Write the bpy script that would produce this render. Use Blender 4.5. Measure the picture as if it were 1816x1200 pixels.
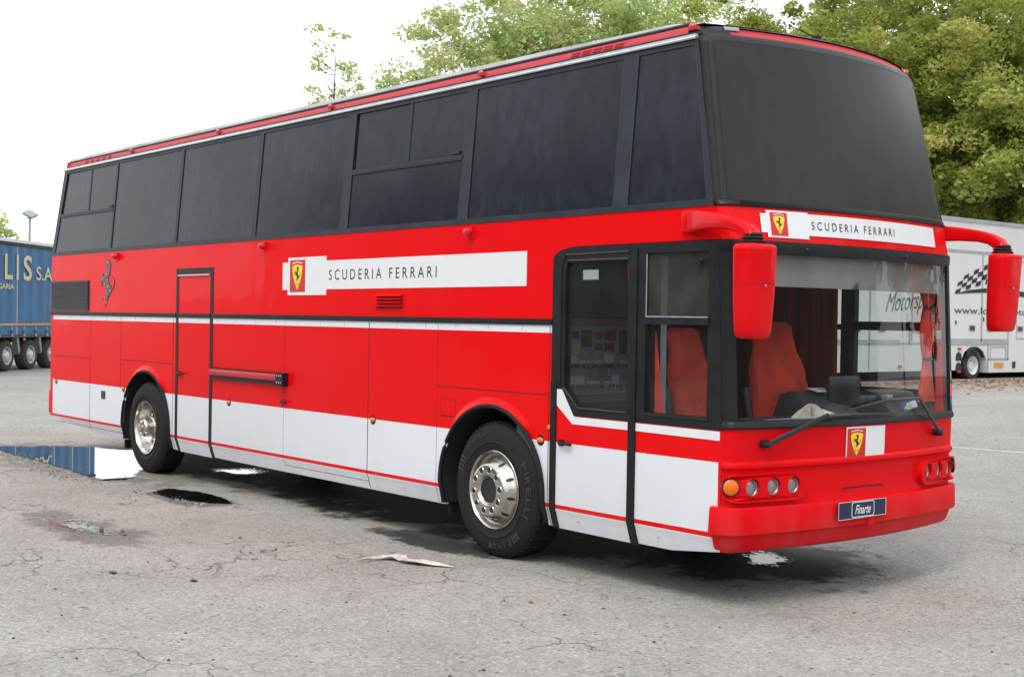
import bpy, bmesh, math, random
import numpy as np
from mathutils import Vector, Matrix
from mathutils.geometry import tessellate_polygon
random.seed(7); RNG = np.random.default_rng(7)
for o in list(bpy.data.objects): bpy.data.objects.remove(o)
S = bpy.context.scene
COL = S.collection
PI = math.pi

# ------------------------------------------------------------------ camera
CAM = Vector((15.66221, -6.29943, 1.83494))
FWD = Vector((-0.77509659, 0.63169494, -0.01366649))
RGT = Vector((0.63148429, 0.77520411, 0.01691702))
UPV = Vector((-0.02128071, -0.00448215, 0.99976349))
cd = bpy.data.cameras.new("camera"); cam = bpy.data.objects.new("camera", cd); COL.objects.link(cam)
cd.sensor_width = 36; cd.lens = 36 * 2323.7 / 1816; cd.clip_end = 2000; cd.clip_start = 0.05
m = Matrix((RGT, UPV, -FWD)).transposed().to_4x4(); m.translation = CAM
cam.matrix_world = m
S.camera = cam

# ------------------------------------------------------------------ world, sun, exposure
SUN_EL, SUN_AZ = math.radians(55), math.radians(300)      # azimuth: direction the light comes from, from +x ccw
W = bpy.data.worlds.new("World"); S.world = W; W.use_nodes = True
nt = W.node_tree; nt.nodes.clear()
sky = nt.nodes.new('ShaderNodeTexSky'); sky.sky_type = 'NISHITA'; sky.sun_disc = False
sky.sun_elevation = SUN_EL; sky.sun_rotation = math.radians(90) - SUN_AZ
sky.dust_density = 4; sky.air_density = 1.0
bgS = nt.nodes.new('ShaderNodeBackground'); bgS.inputs[1].default_value = 0.08
nt.links.new(sky.outputs[0], bgS.inputs[0])
# flat overcast cloud layer, a little brighter overhead, greyer patches
tc = nt.nodes.new('ShaderNodeTexCoord'); nz = nt.nodes.new('ShaderNodeTexNoise'); nz.inputs['Scale'].default_value = 2.2
nz.inputs['Detail'].default_value = 4
nt.links.new(tc.outputs['Generated'], nz.inputs['Vector'])
cr = nt.nodes.new('ShaderNodeValToRGB'); cr.color_ramp.elements[0].position = .35; cr.color_ramp.elements[1].position = .7
cr.color_ramp.elements[0].color = (.88, .92, .97, 1); cr.color_ramp.elements[1].color = (1, 1, 1, 1)
nt.links.new(nz.outputs['Fac'], cr.inputs[0])
bgC = nt.nodes.new('ShaderNodeBackground'); bgC.inputs[1].default_value = 1.22
nt.links.new(cr.outputs[0], bgC.inputs[0])
ad = nt.nodes.new('ShaderNodeMixShader'); ad.inputs[0].default_value = .85
out = nt.nodes.new('ShaderNodeOutputWorld')
nt.links.new(bgS.outputs[0], ad.inputs[1]); nt.links.new(bgC.outputs[0], ad.inputs[2]); nt.links.new(ad.outputs[0], out.inputs[0])
sl = bpy.data.lights.new("sun", 'SUN'); sl.energy = 1.15; sl.angle = math.radians(18); sl.color = (1, .96, .9)
so = bpy.data.objects.new("sun", sl); COL.objects.link(so)
sd = Vector((math.cos(SUN_AZ) * math.cos(SUN_EL), math.sin(SUN_AZ) * math.cos(SUN_EL), math.sin(SUN_EL)))
so.rotation_euler = sd.to_track_quat('Z', 'Y').to_euler(); so.location = (0, -10, 30)
S.view_settings.view_transform = 'Standard'; S.view_settings.look = 'None'
S.view_settings.exposure = 0.55; S.view_settings.gamma = 1
S.render.engine = 'CYCLES'
S.cycles.max_bounces = 8; S.cycles.transparent_max_bounces = 12

# ------------------------------------------------------------------ materials
def mat(name, col, rough=.5, metal=0, coat=0, spec=.5, noise=None, bump=None, trans=0, emit=None):
    """noise=(scale, amount, detail): value variation of the base colour; bump=(scale, strength, distance)"""
    m = bpy.data.materials.new(name); m.use_nodes = True
    t = m.node_tree; b = t.nodes['Principled BSDF']
    b.inputs['Base Color'].default_value = (*col, 1); b.inputs['Roughness'].default_value = rough
    b.inputs['Metallic'].default_value = metal; b.inputs['Coat Weight'].default_value = coat
    b.inputs['Coat Roughness'].default_value = .04
    b.inputs['Specular IOR Level'].default_value = spec; b.inputs['Transmission Weight'].default_value = trans
    if noise or bump:
        tc = t.nodes.new('ShaderNodeTexCoord')
    if noise:
        n = t.nodes.new('ShaderNodeTexNoise'); n.inputs['Scale'].default_value = noise[0]; n.inputs['Detail'].default_value = noise[2]
        t.links.new(tc.outputs['Object'], n.inputs['Vector'])
        r = t.nodes.new('ShaderNodeMapRange'); r.inputs[1].default_value = .3; r.inputs[2].default_value = .7
        r.inputs[3].default_value = 1 - noise[1]; r.inputs[4].default_value = 1 + noise[1]
        t.links.new(n.outputs['Fac'], r.inputs[0])
        x = t.nodes.new('ShaderNodeVectorMath'); x.operation = 'SCALE'; x.inputs[0].default_value = col
        t.links.new(r.outputs[0], x.inputs['Scale']); t.links.new(x.outputs[0], b.inputs['Base Color'])
        q = t.nodes.new('ShaderNodeMapRange'); q.inputs[3].default_value = max(0, rough - .08); q.inputs[4].default_value = min(1, rough + .12)
        t.links.new(n.outputs['Fac'], q.inputs[0]); t.links.new(q.outputs[0], b.inputs['Roughness'])
    if bump:
        n2 = t.nodes.new('ShaderNodeTexNoise'); n2.inputs['Scale'].default_value = bump[0]; n2.inputs['Detail'].default_value = 3
        t.links.new(tc.outputs['Object'], n2.inputs['Vector'])
        bp = t.nodes.new('ShaderNodeBump'); bp.inputs['Strength'].default_value = bump[1]; bp.inputs['Distance'].default_value = bump[2]
        t.links.new(n2.outputs['Fac'], bp.inputs['Height']); t.links.new(bp.outputs[0], b.inputs['Normal'])
    return m

RED = (.74, .003, .005); WHITE = (.69, .72, .76)
def paint(name, col, livery=False, coat=.16, bumps=True, rough=.30):
    m = mat(name, col, rough, coat=coat, spec=.05); t = m.node_tree; b = t.nodes['Principled BSDF']; L = t.links.new
    tc = t.nodes.new('ShaderNodeTexCoord')
    sep = t.nodes.new('ShaderNodeSeparateXYZ'); L(tc.outputs['Object'], sep.inputs[0])
    if livery:                                              # painted bands by height, constant along the coach
        mr = t.nodes.new('ShaderNodeMath'); mr.operation = 'DIVIDE'; mr.inputs[1].default_value = 4.0; L(sep.outputs[2], mr.inputs[0])
        cr = t.nodes.new('ShaderNodeValToRGB'); cr.color_ramp.interpolation = 'CONSTANT'; e = cr.color_ramp.elements
        w = (*WHITE, 1); rd = (*RED, 1)
        e[0].position = 0; e[0].color = w; e[1].position = .455 / 4; e[1].color = rd
        for z, c in ((.50, w), (.941, rd), (1.745, w), (1.801, rd)):
            k = e.new(z / 4); k.color = c
        L(mr.outputs[0], cr.inputs[0])
        lo = t.nodes.new('ShaderNodeMath'); lo.operation = 'LESS_THAN'; lo.inputs[1].default_value = -1.75 - 4.0; L(sep.outputs[0], lo.inputs[0])
        hi = t.nodes.new('ShaderNodeMath'); hi.operation = 'GREATER_THAN'; hi.inputs[1].default_value = 10.035 - 4.0; L(sep.outputs[0], hi.inputs[0])
        mx = t.nodes.new('ShaderNodeMath'); mx.operation = 'MAXIMUM'; L(lo.outputs[0], mx.inputs[0]); L(hi.outputs[0], mx.inputs[1])
        mc = t.nodes.new('ShaderNodeMix'); mc.data_type = 'RGBA'; L(mx.outputs[0], mc.inputs[0]); L(cr.outputs[0], mc.inputs[6]); mc.inputs[7].default_value = rd
        src = mc.outputs[2]
    else:
        rgb = t.nodes.new('ShaderNodeRGB'); rgb.outputs[0].default_value = (*col, 1); src = rgb.outputs[0]
    # road dirt: faint streaky film, denser low down on the body
    n = t.nodes.new('ShaderNodeTexNoise'); n.inputs['Scale'].default_value = 1.0; n.inputs['Detail'].default_value = 7
    mp = t.nodes.new('ShaderNodeMapping'); mp.inputs['Scale'].default_value = (5, 5, 1.6); L(tc.outputs['Object'], mp.inputs[0]); L(mp.outputs[0], n.inputs['Vector'])
    fz = t.nodes.new('ShaderNodeMapRange'); fz.inputs[1].default_value = .3; fz.inputs[2].default_value = .75; fz.inputs[3].default_value = .20; fz.inputs[4].default_value = .006
    L(sep.outputs[2], fz.inputs[0])
    nr = t.nodes.new('ShaderNodeMapRange'); nr.inputs[1].default_value = .38; nr.inputs[2].default_value = .75; L(n.outputs['Fac'], nr.inputs[0])
    mu = t.nodes.new('ShaderNodeMath'); mu.operation = 'MULTIPLY'; L(fz.outputs[0], mu.inputs[0]); L(nr.outputs[0], mu.inputs[1])
    md = t.nodes.new('ShaderNodeMix'); md.data_type = 'RGBA'; L(mu.outputs[0], md.inputs[0]); L(src, md.inputs[6]); md.inputs[7].default_value = (.30, .28, .26, 1)
    L(md.outputs[2], b.inputs['Base Color'])
    rr = t.nodes.new('ShaderNodeMapRange'); rr.inputs[3].default_value = rough - .06; rr.inputs[4].default_value = rough + .14; L(n.outputs['Fac'], rr.inputs[0]); L(rr.outputs[0], b.inputs['Roughness'])
    if bumps:
        n2 = t.nodes.new('ShaderNodeTexNoise'); n2.inputs['Scale'].default_value = 1.3; n2.inputs['Detail'].default_value = 2; L(tc.outputs['Object'], n2.inputs['Vector'])
        bp = t.nodes.new('ShaderNodeBump'); bp.inputs['Strength'].default_value = .5; bp.inputs['Distance'].default_value = .02; L(n2.outputs['Fac'], bp.inputs['Height'])
        L(bp.outputs[0], b.inputs['Normal']); L(bp.outputs[0], b.inputs['Coat Normal'])
    return m

def streaky_glass(name, col, dust, rough, amt, spec=.15):
    m = mat(name, col, rough, spec=spec); t = m.node_tree; b = t.nodes['Principled BSDF']; L = t.links.new
    tc = t.nodes.new('ShaderNodeTexCoord'); mp = t.nodes.new('ShaderNodeMapping'); mp.inputs['Scale'].default_value = (7, 7, 3.2)
    L(tc.outputs['Object'], mp.inputs[0])
    n = t.nodes.new('ShaderNodeTexNoise'); n.inputs['Scale'].default_value = 1.6; n.inputs['Detail'].default_value = 8; n.inputs['Roughness'].default_value = .65; L(mp.outputs[0], n.inputs['Vector'])
    n3 = t.nodes.new('ShaderNodeTexNoise'); n3.inputs['Scale'].default_value = .9; n3.inputs['Detail'].default_value = 3; L(tc.outputs['Object'], n3.inputs['Vector'])
    r = t.nodes.new('ShaderNodeMapRange'); r.inputs[1].default_value = .4; r.inputs[2].default_value = .8; r.inputs[3].default_value = .25; r.inputs[4].default_value = 1; L(n.outputs['Fac'], r.inputs[0])
    r3 = t.nodes.new('ShaderNodeMapRange'); r3.inputs[1].default_value = .3; r3.inputs[2].default_value = .7; r3.inputs[3].default_value = .35; r3.inputs[4].default_value = 1; L(n3.outputs['Fac'], r3.inputs[0])
    k = t.nodes.new('ShaderNodeMath'); k.operation = 'MULTIPLY'; L(r.outputs[0], k.inputs[0]); L(r3.outputs[0], k.inputs[1])
    k2 = t.nodes.new('ShaderNodeMath'); k2.operation = 'MULTIPLY'; k2.inputs[1].default_value = amt; L(k.outputs[0], k2.inputs[0])
    mx = t.nodes.new('ShaderNodeMix'); mx.data_type = 'RGBA'; L(k2.outputs[0], mx.inputs[0]); mx.inputs[6].default_value = (*col, 1); mx.inputs[7].default_value = (*dust, 1)
    L(mx.outputs[2], b.inputs['Base Color'])
    n2 = t.nodes.new('ShaderNodeTexNoise'); n2.inputs['Scale'].default_value = 1.1; n2.inputs['Detail'].default_value = 1; L(tc.outputs['Object'], n2.inputs['Vector'])
    bp = t.nodes.new('ShaderNodeBump'); bp.inputs['Strength'].default_value = .25; bp.inputs['Distance'].default_value = .02; L(n2.outputs['Fac'], bp.inputs['Height']); L(bp.outputs[0], b.inputs['Normal'])
    return m

def clear_glass(name, tint, dusty):
    m = bpy.data.materials.new(name); m.use_nodes = True; t = m.node_tree; t.nodes.clear(); L = t.links.new
    o = t.nodes.new('ShaderNodeOutputMaterial'); tr = t.nodes.new('ShaderNodeBsdfTransparent'); tr.inputs[0].default_value = (*tint, 1)
    gl = t.nodes.new('ShaderNodeBsdfGlossy'); gl.inputs['Roughness'].default_value = .02; gl.inputs[0].default_value = (.9, .9, .9, 1)
    df = t.nodes.new('ShaderNodeBsdfDiffuse'); df.inputs[0].default_value = (.45, .43, .40, 1)
    fr = t.nodes.new('ShaderNodeFresnel'); fr.inputs[0].default_value = 1.42
    mr = t.nodes.new('ShaderNodeMath'); mr.operation = 'MULTIPLY'; mr.inputs[1].default_value = .9; L(fr.outputs[0], mr.inputs[0])
    ge = t.nodes.new('ShaderNodeNewGeometry'); iv = t.nodes.new('ShaderNodeMath'); iv.operation = 'SUBTRACT'; iv.inputs[0].default_value = 1; L(ge.outputs['Backfacing'], iv.inputs[1])
    mb_ = t.nodes.new('ShaderNodeMath'); mb_.operation = 'MULTIPLY'; L(mr.outputs[0], mb_.inputs[0]); L(iv.outputs[0], mb_.inputs[1]); mr = mb_
    m1 = t.nodes.new('ShaderNodeMixShader'); L(mr.outputs[0], m1.inputs[0]); L(tr.outputs[0], m1.inputs[1]); L(gl.outputs[0], m1.inputs[2])
    tc = t.nodes.new('ShaderNodeTexCoord'); n = t.nodes.new('ShaderNodeTexNoise'); n.inputs['Scale'].default_value = 5; n.inputs['Detail'].default_value = 8; L(tc.outputs['Object'], n.inputs['Vector'])
    r = t.nodes.new('ShaderNodeMapRange'); r.inputs[1].default_value = .35; r.inputs[2].default_value = .8; r.inputs[3].default_value = dusty * .4; r.inputs[4].default_value = dusty; L(n.outputs['Fac'], r.inputs[0])
    m2 = t.nodes.new('ShaderNodeMixShader'); L(r.outputs[0], m2.inputs[0]); L(m1.outputs[0], m2.inputs[1]); L(df.outputs[0], m2.inputs[2])
    L(m2.outputs[0], o.inputs[0]); return m

M = {}
M['livery'] = paint('livery_paint', RED, livery=True)
M['red'] = paint('red_paint', RED)
M['redmat'] = paint('bumper_paint', (.66, .004, .008), coat=.06, rough=.42)
M['mirrorred'] = paint('mirror_paint', (.68, .003, .007), coat=.22, bumps=False)
M['pinkred'] = paint('faded_red_paint', (.44, .050, .062), coat=.08, rough=.45)
M['black'] = mat('black_trim', (.010, .011, .013), .42, spec=.28, noise=(9, .25, 5), bump=(60, .05, .01))
M['blackgloss'] = mat('black_gloss', (.015, .016, .02), .22, spec=.5, noise=(5, .2, 4))
M['rubber'] = mat('rubber', (.012, .012, .013), .72, spec=.3, noise=(14, .35, 6), bump=(80, .15, .01))
M['band'] = mat('window_band_paint', (.024, .030, .039), .42, spec=.22, noise=(4, .25, 6))
M['tint'] = streaky_glass('tinted_glass', (.010, .013, .018), (.066, .076, .094), .18, .6)
M['tintfront'] = streaky_glass('tinted_front_glass', (.010, .0095, .009), (.044, .042, .040), .24, .6, .30)
M['glass'] = clear_glass('cab_glass', (.86, .88, .87), .02)
M['glassdirty'] = clear_glass('dusty_cab_glass', (.70, .71, .70), .10)
M['steel'] = mat('polished_steel', (.56, .54, .50), .20, metal=1, noise=(9, .22, 6))
M['steeldark'] = mat('dull_steel', (.42, .41, .39), .35, metal=1, noise=(14, .3, 6))
M['alu'] = mat('aluminium_rail', (.62, .63, .65), .34, metal=.7, noise=(12, .12, 5))
M['roof'] = mat('roof_paint', (.52, .53, .54), .55, noise=(2.5, .25, 6))
M['decal'] = mat('white_vinyl', (.70, .72, .74), .40, spec=.4, noise=(7, .03, 4))
M['decalred'] = mat('red_vinyl', (.56, .012, .012), .40)
M['yellow'] = mat('yellow_vinyl', (.85, .60, .02), .40)
M['ink'] = mat('black_ink', (.018, .018, .02), .45)
M['silver'] = mat('silver_ink', (.55, .57, .60), .35, metal=.4)
M['navy'] = mat('navy_plate', (.010, .017, .055), .35)
M['amber'] = mat('amber_lens', (.80, .15, .006), .25, spec=.4, coat=.15, bump=(120, .6, .006))
M['redlens'] = mat('red_lens', (.55, .01, .015), .18, coat=.6)
M['lens'] = mat('lamp_glass', (.34, .34, .36), .12, metal=.6, bump=(90, .5, .01))
M['lampdark'] = mat('lamp_recess', (.55, .008, .012), .5)
M['fabric'] = mat('grey_blind_fabric', (.22, .21, .20), .9, noise=(3, .15, 5), bump=(6, .2, .02))
M['seat'] = mat('red_seat_cover', (.80, .065, .032), .85, noise=(3, .38, 6), bump=(6, 1.0, .05))
M['curtain'] = mat('red_curtain', (.62, .050, .032), .9, noise=(6, .25, 5))
M['maroon'] = mat('maroon_curtain', (.20, .022, .018), .95, noise=(2.5, .3, 5))
M['cab'] = mat('cab_lining', (.085, .080, .076), .8, noise=(3, .2, 4))
M['dash'] = mat('dashboard_plastic', (.040, .041, .044), .5, noise=(6, .2, 4), bump=(90, .1, .01))
M['panel'] = mat('panel_blue_grey', (.30, .36, .45), .6)
M['beige'] = mat('panel_beige', (.60, .52, .34), .6)
M['whitish'] = mat('switch_white', (.80, .80, .80), .5)
M['seam'] = mat('panel_gap', (.05, .006, .007), .8)
M['under'] = mat('underbody', (.016, .015, .014), .85, noise=(5, .4, 5))
M['cloth'] = mat('cloth_beige', (.42, .40, .34), .95, noise=(12, .25, 5), bump=(20, .6, .02))
M['pink'] = mat('pink_sticker', (.80, .07, .16), .5)
M['bluep'] = mat('blue_print', (.03, .17, .45), .5)
M['greenp'] = mat('lime_print', (.55, .66, .25), .5)
M['tarp'] = mat('blue_tarpaulin', (.032, .135, .30), .5, noise=(1.2, .14, 6), bump=(1.6, .35, .04))
M['cream'] = mat('cream_print', (.62, .56, .33), .5)
M['orange'] = mat('orange_tape', (.62, .30, .06), .5)
M['strap'] = mat('strap_grey', (.36, .38, .40), .6)
M['truckwhite'] = mat('truck_white', (.66, .68, .68), .35, coat=.2, noise=(.7, .04, 6))
M['truckgrey'] = mat('truck_grey_trim', (.36, .38, .41), .4, noise=(3, .1, 4))
M['truckrubber'] = mat('dusty_rubber', (.045, .042, .038), .85, noise=(6, .3, 5)); M['lettergrey'] = mat('grey_lettering', (.09, .095, .10), .5)
M['rivetgrey'] = mat('rivet_grey', (.45, .46, .47), .5); M['horsedark'] = mat('dark_chrome', (.06, .062, .07), .3, metal=.4); M['slat'] = mat('grille_grey', (.045, .047, .05), .5)
M['lampmetal'] = mat('galvanised', (.32, .34, .36), .5, metal=.5)

# ------------------------------------------------------------------ mesh builder
class MB:
    def __init__(s): s.v = []; s.f = []; s.m = []
    def add(s, vs, fs, mi=0):
        k = len(s.v); s.v += [tuple(p) for p in vs]
        for f in fs: s.f.append(tuple(i + k for i in f)); s.m.append(mi)
        return s
    def box(s, a, b, mi=0, rot=None, c=None):
        x0, y0, z0 = a; x1, y1, z1 = b
        vs = [Vector(p) for p in ((x0,y0,z0),(x1,y0,z0),(x1,y1,z0),(x0,y1,z0),(x0,y0,z1),(x1,y0,z1),(x1,y1,z1),(x0,y1,z1))]
        if rot is not None:
            cc = Vector(c) if c else sum(vs, Vector()) / 8
            vs = [rot @ (p - cc) + cc for p in vs]
        return s.add(vs, [(0,3,2,1),(4,5,6,7),(0,1,5,4),(1,2,6,5),(2,3,7,6),(3,0,4,7)], mi)
    def grid(s, fn, us, vs_, mi=0, closeu=False):
        P = [fn(u, v) for v in vs_ for u in us]; nu = len(us); F = []
        for j in range(len(vs_) - 1):
            for i in range(nu - 1 if not closeu else nu):
                i2 = (i + 1) % nu
                F.append((j*nu+i, j*nu+i2, (j+1)*nu+i2, (j+1)*nu+i))
        return s.add(P, F, mi)
    def lathe(s, prof, c, axis, n=48, mi=0, phase=0):
        """prof: list of (r, h) with h along axis"""
        ax = Vector(axis).normalized(); e1 = ax.orthogonal().normalized(); e2 = ax.cross(e1); c = Vector(c)
        P = []
        for r, h in prof:
            for k in range(n):
                a = 2*PI*k/n + phase; P.append(c + ax*h + (e1*math.cos(a) + e2*math.sin(a))*r)
        F = [(j*n+i, j*n+(i+1) % n, (j+1)*n+(i+1) % n, (j+1)*n+i) for j in range(len(prof)-1) for i in range(n)]
        return s.add(P, F, mi)
    def tube(s, pts, rad, n=8, mi=0, flat=1.0, cap=True):
        pts = [Vector(p) for p in pts]; rad = rad if isinstance(rad, (list, tuple)) else [rad]*len(pts); P = []
        for i, p in enumerate(pts):
            d = (pts[min(i+1, len(pts)-1)] - pts[max(i-1, 0)]).normalized()
            a = Vector((0, 0, 1)) if abs(d.z) < .9 else Vector((1, 0, 0))
            e1 = d.cross(a).normalized(); e2 = e1.cross(d)
            for k in range(n):
                t = 2*PI*k/n; P.append(p + (e1*math.cos(t)*flat + e2*math.sin(t))*rad[i])
        F = [(j*n+i, j*n+(i+1) % n, (j+1)*n+(i+1) % n, (j+1)*n+i) for j in range(len(pts)-1) for i in range(n)]
        if cap: F += [tuple(range(n-1, -1, -1)), tuple(range((len(pts)-1)*n, len(pts)*n))]
        return s.add(P, F, mi)
    def prism(s, loops, fn, d0, d1, mi=0, mside=None):
        """loops: outer + holes of (u,v); fn(u,v,d)->xyz ; slab between offsets d0 (back) and d1 (front)"""
        L3 = [[Vector((a, b, 0)) for a, b in lp] for lp in loops]
        tris = tessellate_polygon(L3); flat = [p for lp in L3 for p in lp]; n = len(flat)
        def area(t): a, b, c = (flat[i] for i in t); return (b-a).cross(c-a).z
        tris = [t if area(t) > 0 else t[::-1] for t in tris if abs(area(t)) > 1e-12]
        P = [fn(p.x, p.y, d1) for p in flat] + [fn(p.x, p.y, d0) for p in flat]
        s.add(P, [tuple(t) for t in tris] + [tuple(i+n for i in t[::-1]) for t in tris], mi)
        k = 0; F = []
        for lp in L3:
            q = len(lp)
            for i in range(q): F.append((k+i, k+(i+1) % q, n+k+(i+1) % q, n+k+i))
            k += q
        s.add(P, F, mi if mside is None else mside)
        return s
    def sphere(s, c, r, n=16, mi=0, sc=(1,1,1), top=True):
        prof = [(max(1e-4, math.sin(PI*j/n)), -math.cos(PI*j/n)) for j in range(n+1)]
        P = []; m_ = 2*n; c = Vector(c)
        for rr, h in prof:
            for k in range(m_):
                a = 2*PI*k/m_; P.append(c + Vector((rr*math.cos(a)*r*sc[0], rr*math.sin(a)*r*sc[1], h*r*sc[2])))
        F = [(j*m_+i, j*m_+(i+1) % m_, (j+1)*m_+(i+1) % m_, (j+1)*m_+i) for j in range(n) for i in range(m_)]
        return s.add(P, F, mi)
    def build(s, name, mats, parent=None, smooth=True, angle=35, fix=True, bevel=0, cuts=None, post=None, weld=True):
        me = bpy.data.meshes.new(name); off = Vector((0, 0, 0))
        if parent is not None:
            off = parent.get('_w', None); off = Vector(off) if off is not None else Vector((0, 0, 0))
        me.from_pydata([tuple(Vector(p) - off) for p in s.v], [], s.f)
        if not isinstance(mats, (list, tuple)): mats = [mats]
        for q in mats: me.materials.append(M[q] if isinstance(q, str) else q)
        me.polygons.foreach_set('material_index', s.m)
        bm = bmesh.new(); bm.from_mesh(me)
        if weld: bmesh.ops.remove_doubles(bm, verts=bm.verts, dist=1e-5)
        if cuts:
            for co, no in cuts:
                bmesh.ops.bisect_plane(bm, geom=bm.verts[:]+bm.edges[:]+bm.faces[:], plane_co=Vector(co)-off, plane_no=no, dist=1e-5)
        if post:
            for v in bm.verts: v.co = Vector(post(*(v.co + off))) - off
        if fix: bmesh.ops.recalc_face_normals(bm, faces=bm.faces)
        if bevel:
            es = [e for e in bm.edges if len(e.link_faces) == 2 and e.calc_face_angle(0) > .6]
            bmesh.ops.bevel(bm, geom=es, offset=bevel, segments=2, affect='EDGES', clamp_overlap=True, profile=.5)
        bm.to_mesh(me); bm.free()
        if smooth:
            me.polygons.foreach_set('use_smooth', [True]*len(me.polygons)); me.set_sharp_from_angle(angle=math.radians(angle))
        o = bpy.data.objects.new(name, me); COL.objects.link(o)
        if parent is not None:
            o.parent = parent; o['_w'] = list(off)
        else: o['_w'] = [0, 0, 0]
        return o

def tag(o, label=None, cat=None, group=None, kind=None):
    if label: o['label'] = label
    if cat: o['category'] = cat
    if group: o['group'] = group
    if kind: o['kind'] = kind
    return o
def thing(name, label, cat, loc, group=None):
    o = bpy.data.objects.new(name, None); COL.objects.link(o); o.location = loc; o['_w'] = list(loc); o.empty_display_size = .3
    return tag(o, label, cat, group)
def lin(a, b, n): return [a + (b-a)*i/(n-1) for i in range(n)]
def interp(tab, z):
    if z <= tab[0][0]: return tab[0][1:]
    for a, b in zip(tab, tab[1:]):
        if z <= b[0]:
            t = (z-a[0])/(b[0]-a[0]); return tuple(p+(q-p)*t for p, q in zip(a[1:], b[1:]))
    return tab[-1][1:]

def text_mesh(txt, size, xs=1.0, shear=0, spacing=1.0, sub=0, offset=0.0):
    cu = bpy.data.curves.new('t', 'FONT'); cu.body = txt; cu.size = size; cu.shear = shear; cu.space_character = spacing
    cu.resolution_u = 4; cu.offset = offset
    ob = bpy.data.objects.new('t', cu); COL.objects.link(ob)
    dg = bpy.context.evaluated_depsgraph_get(); dg.update()
    me = bpy.data.meshes.new_from_object(ob.evaluated_get(dg))
    V_ = [(v.co.x*xs, v.co.y) for v in me.vertices]; F_ = [tuple(p.vertices) for p in me.polygons]
    bpy.data.objects.remove(ob); bpy.data.meshes.remove(me); bpy.data.curves.remove(cu)
    return V_, F_
def text_fit(txt, width, height, shear=0, spacing=1.0, offset=0.0):
    V_, F_ = text_mesh(txt, 1.0, 1.0, shear, spacing, offset=offset)
    x0 = min(p[0] for p in V_); x1 = max(p[0] for p in V_); y0 = min(p[1] for p in V_); y1 = max(p[1] for p in V_)
    return [((x-x0)/(x1-x0)*width, (y-y0)/(y1-y0)*height) for x, y in V_], F_
def add_text(mb, tf, fn, mi=0):
    mb.add([fn(a, b) for a, b in tf[0]], tf[1], mi)

# ================================================================== GROUND
def gh(x, y):
    def ss(t): t = min(1, max(0, t)); return t*t*(3-2*t)
    return .5*ss((y-8.5)/10)*ss((x+20)/9)
def axis(lo, hi, c, fine, n):
    out = sorted(set([lo, hi] + [c + (hi-c)*(i/n)**2.2 for i in range(n+1)] + [c - (c-lo)*(i/n)**2.2 for i in range(n+1)]))
    return out
g = MB(); xs = axis(-500, 300, 2, 1, 70); ys = axis(-200, 600, 8, 1, 70)
g.grid(lambda x, y: (x, y, gh(x, y)), xs, ys)

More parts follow.
